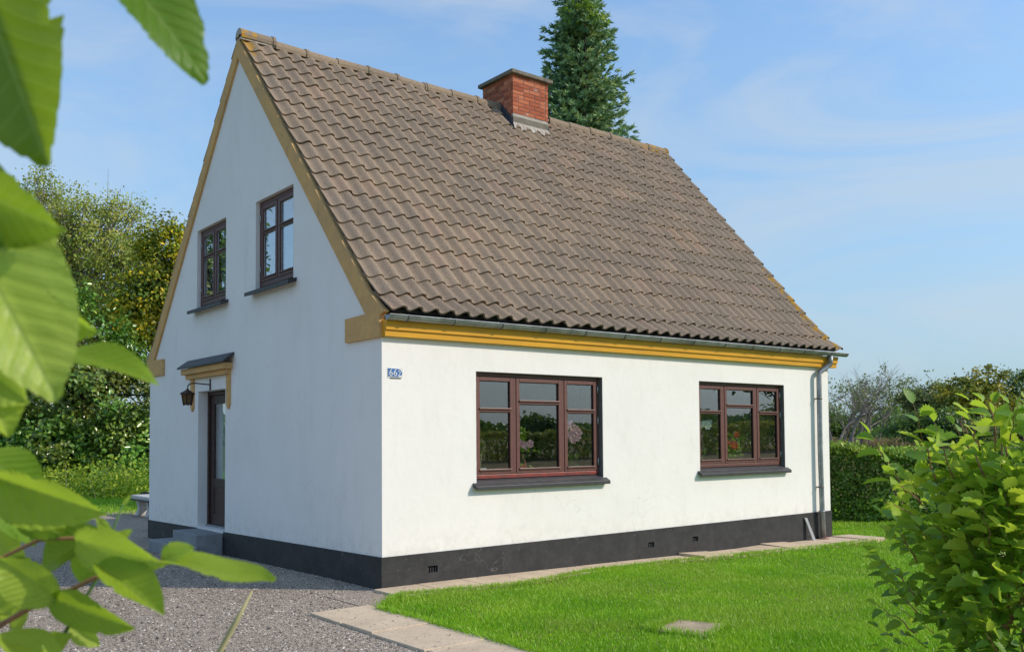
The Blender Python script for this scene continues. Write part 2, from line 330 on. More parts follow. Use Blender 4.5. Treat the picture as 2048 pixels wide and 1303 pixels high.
mat_leaf('leaf_holly', [(0.078, 0.195, 0.032), (0.125, 0.285, 0.042), (0.194, 0.393, 0.054), (0.390, 0.535, 0.068)], 0.2, rough=0.25, spec=0.6, patch=(0.16, 0.18, 0.03), pscale=0.35)
mat_leaf('leaf_birch', [(0.218, 0.313, 0.053), (0.332, 0.433, 0.075), (0.459, 0.539, 0.093), (0.511, 0.451, 0.093)], 0.35, (0.42, 0.40, 0.06))
mat_leaf('leaf_yellow', [(0.097, 0.212, 0.025), (0.193, 0.310, 0.033), (0.552, 0.522, 0.037), (1.104, 0.795, 0.028)], 0.35, (0.5, 0.45, 0.03), patch=(0.05, 0.10, 0.018), pscale=0.6)
mat_leaf('leaf_dark', [(0.046, 0.110, 0.034), (0.085, 0.160, 0.043), (0.128, 0.213, 0.051)], 0.3)
mat_leaf('leaf_olive', [(0.144, 0.179, 0.071), (0.215, 0.239, 0.095), (0.287, 0.287, 0.120)], 0.3)
mat_leaf('leaf_maple', [(0.112, 0.188, 0.027), (0.225, 0.290, 0.037), (0.450, 0.413, 0.041), (0.562, 0.450, 0.041)], 0.35, (0.5, 0.45, 0.03), patch=(0.055, 0.10, 0.02), pscale=0.3)
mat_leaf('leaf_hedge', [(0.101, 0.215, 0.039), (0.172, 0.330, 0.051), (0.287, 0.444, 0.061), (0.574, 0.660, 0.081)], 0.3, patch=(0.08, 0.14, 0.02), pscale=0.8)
mat_leaf('leaf_weed', [(0.202, 0.323, 0.041), (0.343, 0.484, 0.050), (0.524, 0.605, 0.060)], 0.4)
mat_leaf('needle', [(0.121, 0.231, 0.113), (0.202, 0.339, 0.160), (0.346, 0.458, 0.184), (0.608, 0.656, 0.233)], 0.1, rough=0.55)
mat_leaf('grass', [(0.150, 0.335, 0.014), (0.226, 0.451, 0.019), (0.316, 0.542, 0.026), (0.467, 0.606, 0.056)], 0.35, (0.32, 0.66, 0.02), patch=(0.34, 0.48, 0.05), pscale=0.75)
mat_leaf('dry_grass', [(0.20, 0.16, 0.075), (0.27, 0.21, 0.10), (0.17, 0.15, 0.06)], 0.3, (0.4, 0.3, 0.12))

def mat_ground():
    k = NM('ground_soil'); v = k.world()
    c = k.mix(k.ramp(k.noise(v, 0.25, 6, 0.65), (0.35, 0), (0.65, 1)), (0.065, 0.12, 0.016), (0.085, 0.12, 0.025))
    c = k.mix(k.ramp(k.noise(v, 14, 5, 0.7), (0.4, 0), (0.7, 0.7)), c, (0.035, 0.07, 0.010))
    k.col(c); k.set(0.95, 0.1); k.bump(k.noise(v, 50, 5, 0.7), 0.8, 0.02); MAT['ground'] = k.m
    k = NM('lawn_base'); v = k.world()
    c = k.mix(k.ramp(k.noise(v, 1.2, 6, 0.65), (0.35, 0), (0.68, 1)), (0.10, 0.26, 0.009), (0.17, 0.33, 0.016))
    c = k.mix(k.ramp(k.noise(v, 38, 4, 0.7), (0.42, 0), (0.68, 0.75)), c, (0.05, 0.13, 0.006))
    k.col(c); k.set(0.95, 0.1); k.bump(k.noise(v, 90, 4, 0.7), 1.0, 0.02); MAT['lawn'] = k.m
    k = NM('dry_field'); v = k.world()
    c = k.mix(k.ramp(k.noise(v, 0.3, 6, 0.65), (0.35, 0), (0.65, 1)), (0.26, 0.20, 0.10), (0.16, 0.15, 0.06))
    k.col(c); k.set(0.95, 0.1); k.bump(k.noise(v, 20, 5, 0.7), 0.8, 0.05); MAT['field'] = k.m
    k = NM('gravel'); v = k.world()
    vo = k.new('ShaderNodeTexVoronoi'); vo.inputs['Scale'].default_value = 105; k.l.new(v, vo.inputs['Vector'])
    sp = k.new('ShaderNodeSeparateColor'); k.l.new(vo.outputs['Color'], sp.inputs[0])
    c = k.ramp(sp.outputs[0], (0.0, (0.075, 0.058, 0.044)), (0.35, (0.31, 0.245, 0.188)), (0.65, (0.46, 0.37, 0.285)), (0.88, (0.60, 0.495, 0.39)), (1.0, (0.78, 0.70, 0.60)))
    c = k.mix(k.ramp(k.noise(v, 0.8, 6, 0.65), (0.4, 0), (0.68, 0.6)), c, (0.40, 0.32, 0.235)); c = k.mix(k.ramp(k.noise(k.world((1.0, 0.35, 1)), 0.9, 5, 0.6), (0.5, 0), (0.72, 0.55)), c, (0.16, 0.135, 0.11))
    k.col(c); k.set(0.9, 0.25)
    h = k.math('SUBTRACT', 1.0, k.math('MULTIPLY', vo.outputs['Distance'], 1.0)); k.bump(h, 1.0, 0.008); MAT['gravel'] = k.m
    k = NM('gravel_stone'); r = k.attr()
    k.col(k.ramp(r, (0.0, (0.045, 0.038, 0.03)), (0.35, (0.26, 0.215, 0.17)), (0.70, (0.46, 0.385, 0.31)), (0.92, (0.60, 0.51, 0.41)), (1.0, (0.78, 0.72, 0.65)))); k.set(0.85, 0.3); MAT['stone'] = k.m
    k = NM('paving_slab'); v = k.world()
    c = k.mix(k.ramp(k.noise(v, 2.2, 6, 0.7), (0.32, 0), (0.68, 1)), (0.72, 0.56, 0.385), (0.55, 0.43, 0.30))
    c = k.mix(k.ramp(k.noise(v, 60, 3, 0.7), (0.5, 0), (0.75, 0.6)), c, (0.18, 0.16, 0.13))
    c = k.mix(k.ramp(k.noise(v, 5, 5, 0.7), (0.62, 0), (0.75, 0.5)), c, (0.16, 0.145, 0.12))
    k.col(c); k.set(0.92, 0.2); k.bump(k.noise(v, 110, 4, 0.7), 0.5, 0.005); MAT['slab'] = k.m
mat_ground()

# ------------------------------------------------------------------ ground
def sheet(name, xs, ys, dz, mat, keep=None, kind='structure'):
    X, Y = np.meshgrid(xs, ys); Zv = gz_np(X, Y) + dz; V = np.stack([X, Y, Zv], -1).reshape(-1, 3); nx = len(xs)
    i, j = np.meshgrid(np.arange(nx - 1), np.arange(len(ys) - 1)); a = (j * nx + i).ravel(); F = np.stack([a, a + 1, a + nx + 1, a + nx], -1)
    if keep is not None:
        cx = V[F].mean(1); F = F[keep(cx[:, 0], cx[:, 1])]
    return props(link(name, np_mesh(name, V, F, smooth=True), mat), kind=kind)
g = np.concatenate([np.array([-900, -600, -400, -250, -160, -100, -70, -50, -40]), np.arange(-32, 70, 2), np.array([74, 85, 100, 130, 170, 250, 400, 600, 900])])
sheet('ground', g, g, -0.03, MAT['ground'])
def smoothed_poly_sheet(name, pts, dz, mat):
    me = mesh(name, [(x, y, gz(x, y) + dz) for x, y in pts], [tuple(range(len(pts)))]); return props(link(name, me, mat), kind='structure')
# the lawn in front and round the right end of the house
sheet('lawn', np.arange(-0.62, 16.5, 0.5), np.concatenate([np.arange(-16, -0.9, 0.5), [-0.56, -0.30], np.arange(0.2, 20.1, 0.5)]), -0.012, MAT['lawn'], keep=lambda x, y: (y < -0.3) | (x > 8.7))
sheet('dry_field', np.concatenate([np.arange(18, 70, 2), [74, 90, 120, 170, 250]]), np.arange(-120, 121, 4), 0.02, MAT['field'])
# gravel drive along the gable and to the front left
sheet('gravel_drive', np.concatenate([np.arange(-14, -0.6, 0.4), [-0.62]]), np.arange(-14, 13.4, 0.4), -0.008, MAT['gravel'])
sheet('gravel_yard', np.concatenate([np.arange(-0.62, 9, 0.4)]), np.arange(0.0, 14.6, 0.4), -0.006, MAT['gravel'], keep=lambda x, y: (y > 8.2) | (x < 0.2))
smoothed_poly_sheet('gravel_corner', [(-0.63, -0.95), (-0.50, -0.88), (-0.30, -0.66), (-0.06, -0.47), (0.0, 0.05), (-0.63, 0.05)], -0.002, MAT['gravel'])
sheet('back_lawn', np.arange(-20, 16, 1.0), np.arange(13.2, 40, 1.0), -0.014, MAT['lawn'])

def blades(name, pts, h, w, mat, lean=0.5, rnd=None):
    n = len(pts); ang = rng.uniform(0, 2 * np.pi, n); la = rng.uniform(0, 2 * np.pi, n); le = rng.uniform(0, lean, n) * h
    d = np.stack([np.cos(ang), np.sin(ang), 0 * ang], -1) * (w / 2)[:, None]
    tip = pts + np.stack([np.cos(la) * le, np.sin(la) * le, h], -1); mid = pts + (tip - pts) * 0.55 + np.array([0, 0, 1]) * (h * 0.08)[:, None]
    V = np.stack([pts - d, pts + d, mid + d * 0.8, tip, mid - d * 0.8], 1).reshape(-1, 3); b = np.arange(n) * 5
    F = np.concatenate([np.stack([b, b + 1, b + 2, b + 4], -1), np.stack([b + 4, b + 2, b + 3, b + 3], -1)])
    Ft = np.concatenate([np.stack([b, b + 1, b + 2], -1), np.stack([b, b + 2, b + 4], -1), np.stack([b + 4, b + 2, b + 3], -1)])
    r = rng.random(n) if rnd is None else rnd
    return props(link(name, np_mesh(name, V, Ft, np.tile(r, 3)), mat), kind='stuff')
EX = np.array([-0.62, -0.5, -0.07, 0.5, 1.2, 1.9, 2.5, 3.8, 5.0, 6.0, 7.6, 8.45, 8.6, 30]); EY = np.array([-0.98, -0.86, -0.47, -0.56, -0.72, -0.60, -0.44, -0.40, -0.45, -0.52, -0.64, -0.64, 20, 20])
SLAB = [(0.64, -3.21), (0.74, -3.75), (1.24, -3.56), (1.12, -3.12)]
def in_slab(x, y):
    r = np.ones(len(x), bool)
    for (a, b), (c, d) in zip(SLAB, SLAB[1:] + SLAB[:1]): r &= ((c - a) * (y - b) - (d - b) * (x - a)) > -0.012
    return r
def lawn_points(n, x0, x1, y0, y1):
    x = rng.uniform(x0, x1, n); y = rng.uniform(y0, y1, n)
    wob = 0.05 * np.sin(x * 5.3) + 0.035 * np.sin(x * 13.7 + 1) + rng.normal(0, 0.025, n)
    ok = (y < np.interp(x, EX, EY) + wob) & (x > -0.60 + 0.03 * np.sin(y * 6) + 0.02 * np.sin(y * 17) - np.abs(rng.normal(0, 0.025, n))) & ~in_slab(x, y)
    x, y = x[ok], y[ok]; return np.stack([x, y, gz_np(x, y) - 0.012], -1)
P1 = lawn_points(230000, -0.7, 4.6, -5.4, -0.2); P2 = lawn_points(110000, 4.6, 15.5, -6.5, 4.0)
# visible wedge only: left of the bush
P = np.concatenate([P1, P2]); n = len(P)
dist = np.hypot(P[:, 0] - EYE.x, P[:, 1] - EYE.y)
h = rng.uniform(0.014, 0.050, n) * (1 + 0.5 * np.sin(P[:, 0] * 2.1 + np.sin(P[:, 1] * 1.7) * 2) * np.sin(P[:, 1] * 2.6))
cl = np.clip(0.5 + 0.28 * np.sin(P[:, 0] * 3.1 + 1.3 * np.sin(P[:, 1] * 2.3)) * np.sin(P[:, 1] * 2.9 + P[:, 0]) + rng.normal(0, 0.22, n), 0, 1)
blades('lawn_grass', P, h, 0.0035 + 0.00035 * dist, MAT['grass'], 0.9, cl)
Pz = P[rng.choice(len(P), 9000, replace=False)]; blades('dry_lawn_blades', Pz, rng.uniform(0.02, 0.05, 9000), np.full(9000, 0.006), MAT['dry_grass'], 1.4)
# longer fringe along path, slab and strip edges
def along(pts, n, spread): 
    pts = np.array(pts, float); seg = np.hypot(*(pts[1:] - pts[:-1]).T); t = rng.uniform(0, seg.sum(), n); cs = np.concatenate([[0], np.cumsum(seg)])
    x = np.interp(t, cs, pts[:, 0]) + rng.normal(0, spread, n); y = np.interp(t, cs, pts[:, 1]) + rng.normal(0, spread, n); return np.stack([x, y, gz_np(x, y) - 0.005], -1)
fr = np.concatenate([along([(-0.60, -6), (-0.60, -0.95)], 4200, 0.022), along(list(zip(EX[1:12], EY[1:12] - 0.02)), 9000, 0.035), along(SLAB + SLAB[:1], 1500, 0.03)])
blades('edge_grass', fr, rng.uniform(0.03, 0.085, len(fr)), np.full(len(fr), 0.0065), MAT['grass'], 1.1)
x = rng.uniform(-6, 10, 60000); y = rng.uniform(13.3, 30, 60000); Pb = np.stack([x, y, gz_np(x, y) - 0.012], -1)
blades('back_lawn_grass', Pb, rng.uniform(0.03, 0.07, 60000), np.full(60000, 0.014), MAT['grass'], 0.9, np.clip(rng.normal(0.65, 0.25, 60000), 0, 1))
x = rng.uniform(20, 75, 50000); y = x * 0.5 + rng.uniform(-22, 14, 50000); Pd = np.stack([x, y, gz_np(x, y)], -1)
blades('dry_field_grass', Pd, rng.uniform(0.15, 0.5, 50000), np.full(50000, 0.035), MAT['dry_grass'], 0.7)

# loose gravel lying on the drive
def stones(name, n, x0, x1, y0, y1, s0, s1, dz, ok=None):
    x = rng.uniform(x0, x1, n); y = rng.uniform(y0, y1, n)
    if ok is not None: m = ok(x, y); x, y = x[m], y[m]; n = len(x)
    s = rng.uniform(s0, s1, n) * (0.6 + 0.8 * rng.random(n) ** 3); c = np.stack([x, y, gz_np(x, y) + dz], -1)
    base = np.array([(1, 0, 0), (0, 1, 0), (-1, 0, 0), (0, -1, 0), (0, 0, 0.75)], float)
    a = rng.uniform(0, 6.28, n); ca, sa = np.cos(a), np.sin(a); jit = 1 + rng.uniform(-0.4, 0.4, (n, 5, 1)); B = base[None] * jit * s[:, None, None]; B[:, 4, :2] += rng.normal(0, 0.35, (n, 2)) * s[:, None]
    V = np.stack([B[..., 0] * ca[:, None] - B[..., 1] * sa[:, None], B[..., 0] * sa[:, None] + B[..., 1] * ca[:, None], B[..., 2]], -1) + c[:, None]
    b = np.arange(n) * 5; F = np.concatenate([np.stack([b + i, b + (i + 1) % 4, b + 4], -1) for i in range(4)])
    return props(link(name, np_mesh(name, V.reshape(-1, 3), F, np.tile(rng.random(n), 4)), MAT['stone']), kind='stuff')
stones('loose_gravel', 60000, -4.2, 0.0, -3.2, 6.0, 0.004, 0.012, -0.006, lambda x, y: ((x < -1.22) | (y > -0.74)) & ((x < -0.62) | (y > -0.95 + (x + 0.63) * 0.9)))
stones('path_debris', 260, -1.2, -0.6, -3.4, -0.8, 0.003, 0.008, 0.022)
stones('strip_debris', 240, 0.0, 7.8, -0.4, -0.03, 0.003, 0.011, 0.024)

# paving slabs: path beside the lawn, strip along the wall
path = props(link('garden_path', mesh('garden_path', [(-1.23, -6.5, -0.02), (-0.6, -6.5, -0.02), (-0.6, -0.76, -0.02), (-1.2, -0.76, -0.02)], [(0, 1, 2, 3)]), MAT['slab']), kind='structure')
def slab(parent, c, z, th, name='paving_slab', tilt=(0, 0), cut=0.008):
    c = [Vector((x, y, z + gz(x, y))) for x, y in c]; m = sum(c, Vector()) / 4
    top = [m + (p - m) * (1 - cut / max(0.1, (p - m).length)) + Vector((0, 0, (p.x - m.x) * tilt[0] + (p.y - m.y) * tilt[1])) for p in c]
    b = MB().hexa([p - Vector((0, 0, th)) for p in top] + top); return b.build(name, MAT['slab'], parent, bevel=0.006)
ys = [-0.75, -1.34, -1.87, -2.68, -3.28, -3.88, -4.48, -5.08, -5.68, -6.28]
for i, (a, b) in enumerate(zip(ys, ys[1:])):
    e = 0.008 * math.sin(i * 2.3)
    slab(path, [(-1.205 + e, b), (-0.575 + e, b), (-0.575 + e, a), (-1.205 + e, a)], 0.016 + 0.004 * math.sin(i * 1.7), 0.05, tilt=(0.008 * math.sin(i), 0.006 * math.cos(i * 2)))
strip = props(link('wall_footpath', mesh('wall_footpath', [(-0.1, -0.36, -0.03), (8.6, -0.36, -0.10), (8.6, -0.02, -0.10), (-0.1, -0.02, -0.03)], [(0, 1, 2, 3)]), MAT['slab']), kind='structure')
xs = [-0.12, 0.42, 0.98, 1.58, 2.2, 2.8, 3.42, 4.0, 4.62, 5.2, 5.82, 6.42, 7.02, 7.62, 8.24, 8.8]
for i, (a, b) in enumerate(zip(xs, xs[1:])):
    up = 0.0 if i < 8 else 0.022 * ((i * 7) % 3)
    ea, eb = float(np.interp(a, EX[:12], EY[:12])) - 0.05, float(np.interp(b, EX[:12], EY[:12])) - 0.05
    slab(strip, [(a, ea), (b, eb), (b, -0.016), (a, -0.016)], 0.024 + up * 0.6, 0.08, tilt=(0.0 if i < 8 else 0.03 * math.sin(i * 2.1), 0.006 * math.sin(i * 1.3) + (0.03 if i in (9, 11, 12) else 0)), cut=0.007)
simple('slab_brown', (0.54, 0.42, 0.27), (0.38, 0.30, 0.20), 7, 0.95, 0.15, bump=0.6, bscale=60, bdist=0.008)
o = slab(None, SLAB, 0.022, 0.07, 'stone_slab', (0.03, -0.02)); o.data.materials[0] = MAT['slab_brown']; props(o, 'square tan concrete slab lying sunk in the front lawn', 'slab')

# ------------------------------------------------------------------ house
L, W, H = 8.305, 7.848, 2.685
YR = W / 2
house = thing('house', 'white rendered house with steep brown tiled roof, black plinth and brick chimney', 'house', (4.15, 3.92, 0))
def ptop(x, y): return 0.342 + (0.387 - 0.342) * (x / L) if y < 1 else 0.342 + (0.231 - 0.342) * (y / W)
def celled(us, vs, holes, fn, depth, top=None, inner=True):
    "wall face in cells with holes; fn(u, v, d) maps to the world, d = depth behind the face; top(u) clips the last band"
    b = MB()
    def hole(i, j):
        if i < 0 or j < 0 or i >= len(us) - 1 or j >= len(vs) - 1: return None
        u = (us[i] + us[i + 1]) / 2; v = (vs[j] + vs[j + 1]) / 2
        return any(h[0] < u < h[1] and h[2] < v < h[3] for h in holes)
    for i in range(len(us) - 1):
        for j in range(len(vs) - 1):
            u0, u1 = us[i], us[i + 1]
            if hole(i, j):
                v0, v1 = vs[j], vs[j + 1]
                if hole(i - 1, j) is False: b.quad(fn(u0, v0, 0), fn(u0, v0, depth), fn(u0, v1, depth), fn(u0, v1, 0))
                if hole(i + 1, j) is False: b.quad(fn(u1, v1, 0), fn(u1, v1, depth), fn(u1, v0, depth), fn(u1, v0, 0))
                if hole(i, j + 1) is False: b.quad(fn(u0, v1, 0), fn(u0, v1, depth), fn(u1, v1, depth), fn(u1, v1, 0))
                if hole(i, j - 1) is False: b.quad(fn(u0, v0, depth), fn(u0, v0, 0), fn(u1, v0, 0), fn(u1, v0, depth))
                continue
            last = j == len(vs) - 2 and top is not None
            a0, a1 = vs[j], vs[j]; b0, b1 = (top(u0), top(u1)) if last else (vs[j + 1], vs[j + 1])
            if b0 - a0 < 1e-4 and b1 - a1 < 1e-4: continue
            b.quad(fn(u0, a0, 0), fn(u1, a1, 0), fn(u1, b1, 0), fn(u0, b0, 0))
            if inner: b.quad(fn(u1, a1, depth), fn(u0, a0, depth), fn(u0, b0, depth), fn(u1, b1, depth))
    return b
TH = 0.30
W1 = (1.241, 3.248, 1.045, 2.362); W2 = (5.127, 7.115, 1.075, 2.375)
us = [0, W1[0], W1[1], W2[0], W2[1], L]; vs = [0.30, 1.045, 1.075, 2.362, 2.375, H + 0.12]
celled(us, vs, [W1, W2], lambda u, v, d: (u, d, v), TH).build('wall', MAT['plaster'], house)
G1 = (4.406, 5.58, 3.575, 4.815); G2 = (2.170, 3.342, 3.575, 4.81); DR = (4.402, 5.50, 0.285, 2.331)
SL = 1.10; ZR = 7.26; YK = 0.25; ZK = ZR - SL * (YR - YK); YE = -0.13; ZE = ZK - 0.70 * (YK - YE)
def rline(y): return ZR - SL * abs(y - YR) - 0.06
us = [0, 2.17, 3.342, YR, DR[0], 4.406, 5.50, 5.58, W]; vs = [0.20, 0.285, 2.331, H + 0.10, 3.60, 4.81, 4.815, 8]
def gtop(u): return max(rline(u), 2.785)
# gable: lower rectangle, then the triangle in strips
b = celled([0, DR[0], DR[1], W], [0.20, 0.285, 2.331, 2.785], [DR], lambda u, v, d: (d, u, v), TH)
b2 = celled([2.17, 3.342], [2.785, 3.575, 4.81, 8], [G2], lambda u, v, d: (d, u, v), TH, gtop); b3 = celled([G1[0], G1[1]], [2.785, 3.575, 4.815, 8], [G1], lambda u, v, d: (d, u, v), TH, gtop)
for o_ in (b2, b3):
    n = len(b.v); b.v += o_.v; b.f += [tuple(i + n for i in f) for f in o_.f]
for g0, g1, zz in ((G2[0], G2[1], (3.575, 4.81)), (G1[0], G1[1], (3.575, 4.815))):
    for yv in (g0, g1): b.quad((0, yv, zz[0]), (TH, yv, zz[0]), (TH, yv, zz[1]), (0, yv, zz[1]))
for segs in ([0, 0.3, 2.17], [3.342, YR, G1[0]], [G1[1], W - 0.3, W]):
    for y0, y1 in zip(segs, segs[1:]):
        for d in (0, TH): b.quad((d, y0, 2.785), (d, y1, 2.785), (d, y1, gtop(y1)), (d, y0, gtop(y0)))
b.build('wall', MAT['plaster'], house)
# back wall and right gable
b = MB().box(0.001, L, W - TH, W, 0.2, 2.80); b.build('wall', MAT['plaster'], house)
b = MB().prism([(L, 0.001, 0.2), (L, W - TH - 0.001, 0.2), (L, W - TH - 0.001, 2.8), (L, YR, rline(YR)), (L, 0.001, 2.8)], (-TH, 0, 0)); b.build('wall', MAT['plaster'], house)
# inside: floors, ceiling and a partition that close the rooms
MB().box(TH, L - TH, TH, W - TH, 0.30, 0.36).build('room_floor', MAT['floor_wood'], house)
MB().box(TH, L - TH, TH, W - TH, 2.62, 2.78).build('room_ceiling', MAT['interior'], house)
MB().box(TH, L - TH, 4.0, 4.1, 0.361, 2.619).build('room_partition', MAT['interior'], house)
MB().box(4.1, 4.2, TH, 3.999, 0.361, 2.619).build('room_partition', MAT['interior'], house)
MB().box(2.2, 2.3, 2.0, 5.8, 2.781, 4.9).build('room_partition', MAT['interior'], house)

# plinth with air vents
VENTS = [(0.568, 0.695, 0.128, 0.200), (4.044, 4.158, 0.128, 0.196), (4.934, 5.048, 0.142, 0.206)]
PL = 0.014
ux = [-PL] + sorted(sum([[v[0], v[1]] for v in VENTS], [])) + [L + PL]
b = MB()
def fplinth(u, v, d): return (u, -PL + d, v if v < 0.3 else ptop(max(0, min(L, u)), 0))
hz = sorted(set([-0.2] + sum([[v[2], v[3]] for v in VENTS], []) + [0.35]))
b = celled(ux, hz, VENTS, fplinth, 0.09, inner=False)
for x0, x1 in zip(ux, ux[1:]): b.quad((x0, -PL, ptop(max(0, x0), 0)), (x1, -PL, ptop(min(L, x1), 0)), (x1, 0.01, ptop(min(L, x1), 0)), (x0, 0.01, ptop(max(0, x0), 0)))
b.quad((L + PL, -PL, -0.2), (L + PL, W, -0.2), (L + PL, W, 0.387), (L + PL, -PL, 0.387)); b.quad((L, -PL, 0.387), (L + PL, -PL, 0.387), (L + PL, W, 0.387), (L, W, 0.387))
pl_front = b.build('plinth', MAT['plinth'], house)
for v in VENTS:
    vb = MB().box(v[0] + 0.001, v[1] - 0.001, 0.02, 0.05, v[2] + 0.001, v[3] - 0.001); ve = vb.build('air_vent', MAT['vent_dark'], house)
    gb = MB()
    for i in range(4): xx = v[0] + (v[1] - v[0]) * (i + 0.5) / 4; gb.box(xx - 0.004, xx + 0.004, 0.004, 0.012, v[2] + 0.002, v[3] - 0.02)
    gb.build('grille', MAT['lead'], ve)
b = MB()
for y0, y1 in ((-PL, DR[0] + 0.03), (DR[1] + 0.02, W + PL)):
    z0, z1 = ptop(0, max(1, y0)) if y0 > 1 else 0.342, ptop(0, max(1, y1))
    b.quad((-PL, y1, -0.25), (-PL, y0, -0.25), (-PL, y0, z0), (-PL, y1, z1)); b.quad((-PL, y1, z1), (-PL, y0, z0), (0.01, y0, z0), (0.01, y1, z1))
    b.quad((-PL, y1, -0.25), (-PL, y1, z1), (0.05, y1, z1), (0.05, y1, -0.25)); 
    if y0 > 0: b.quad((-PL, y0, z0), (-PL, y0, -0.25), (0.05, y0, -0.25), (0.05, y0, z0))
b.build('plinth', MAT['plinth'], house)

# ochre bands along the gable edge with their square feet
RB = 0.035
def band(sign):
    f = lambda y: YR + sign * (y - YR)
    zi = lambda y: 6.99 - 1.112 * (YR - y)
    pts = [(-RB, f(YR), 6.99), (-RB, f(0.293), 2.95), (-RB, f(0.02), 2.90), (-RB, f(-0.11), 2.945), (-RB, f(YK), rline(YK) + 0.055), (-RB, f(YR), rline(YR) + 0.057)]
    b = MB().prism(pts, (RB + 0.03, 0, 0)); b.build('gable_band', MAT['ochre'], house, bevel=0.006)
    w = 0.752 if sign > 0 else 0.775
    b = MB().prism([(-RB - 0.003, f(-0.012), 2.676), (-RB - 0.003, f(w), 2.676), (-RB - 0.003, f(w), 2.942), (-RB - 0.003, f(0.293), 2.952), (-RB - 0.003, f(-0.012), 2.952)], (RB + 0.03, 0, 0)); b.build('band_foot', MAT['ochre'], house, bevel=0.006)
band(1); band(-1)

# cornice, gutter, downpipe
prof = [(0.0, 2.687), (-0.070, 2.687), (-0.074, 2.752), (-0.094, 2.755), (-0.098, 2.815), (-0.106, 2.826), (-0.108, 2.862), (0.0, 2.862)]
MB().prism([(0.0, y, z) for y, z in prof], (L + 0.14, 0, 0)).build('cornice', MAT['yellow'], house)
def half_round(x0, x1, yc, zc0, zc1, r, th=0.004, n=10):
    b = MB(); ring = lambda x, z, rr: [(x, yc - rr * math.cos(math.pi * i / n), z - rr * math.sin(math.pi * i / n)) for i in range(n + 1)]
    o0, o1, i0, i1 = ring(x0, zc0, r), ring(x1, zc1, r), ring(x0, zc0, r - th), ring(x1, zc1, r - th)
    for i in range(n): b.quad(o0[i], o0[i + 1], o1[i + 1], o1[i]); b.quad(i0[i + 1], i0[i], i1[i], i1[i + 1])
    b.poly(o0[::-1]); b.poly(o1); b.tube([o0[0], o1[0]], 0.008, 6); b.tube([o0[-1], o1[-1]], 0.005, 6)
    return b
GR, GY = 0.054, -0.150; GZ0, GZ1 = 2.903, 2.920
gut = half_round(-0.02, 8.60, GY, GZ0, GZ1, GR).build('gutter', MAT['zinc'], house, smooth=False)
for x in (0.248, 0.853, 1.521, 2.177, 2.826, 3.511, 4.179, 4.853, 5.52, 6.148, 6.802, 7.425, 8.151):
    z = GZ0 + (GZ1 - GZ0) * x / 8.6; x -= 0.03
    b = MB(); b.tube([(x, GY + GR * 0.9, z + 0.03)] + [(x, GY - (GR + 0.004) * math.cos(a), z - (GR + 0.004) * math.sin(a)) for a in [math.pi * (1 - i / 8) for i in range(9)]] + [(x, GY - GR + 0.004, z + 0.012)], 0.0075, 6)
    b.build('gutter_bracket', MAT['zinc_dark'], gut, True)
for x in (0.55, 2.55, 4.45, 6.55):
    z = GZ0 + (GZ1 - GZ0) * x / 8.6; half_round(x, x + 0.03, GY, z, z, GR + 0.003).build('gutter_joint', MAT['zinc'], gut)
dp = MB().tube([(8.15, GY, 2.87), (8.15, GY, 2.76), (8.145, GY + 0.005, 2.73), (7.955, -0.082, 2.60), (7.935, -0.078, 2.56), (7.93, -0.078, 1.4), (7.94, -0.085, 0.42), (7.955, -0.09, -0.02)], [0.042, 0.042, 0.041, 0.041, 0.04, 0.04, 0.04, 0.041], 14).build('downpipe', MAT['zinc'], house, True)
for z in (2.18, 0.78): MB().lathe((7.932, -0.079, z), [(0.04, -0.014), (0.047, -0.012), (0.047, 0.012), (0.04, 0.014)], 14).box(7.925, 7.939, -0.04, 0.01, z - 0.01, z + 0.01).build('pipe_clip', MAT['zinc_dark'], dp, True)
MB().lathe((7.936, -0.083, 0.40), [(0.041, -0.012), (0.05, -0.01), (0.05, 0.01), (0.041, 0.012)], 14).build('pipe_collar', MAT['zinc'], dp, True)
MB().lathe((7.962, -0.092, -0.07), [(0.055, -0.08), (0.062, 0.03), (0.085, 0.035), (0.085, 0.06), (0.045, 0.062)], 16).build('clay_socket', MAT['clay_pipe'], dp, True)
b = MB().hexa([(7.63, -0.13, -0.06), (7.70, -0.135, -0.06), (7.70, -0.12, -0.06), (7.63, -0.115, -0.06), (7.545, -0.035, 0.315), (7.605, -0.036, 0.312), (7.605, -0.017, 0.312), (7.545, -0.017, 0.315)])
o = b.build('wall_board', MAT['pvc'], None); props(o, 'short pale grey offcut leaning on the black plinth beside the downpipe', 'board')

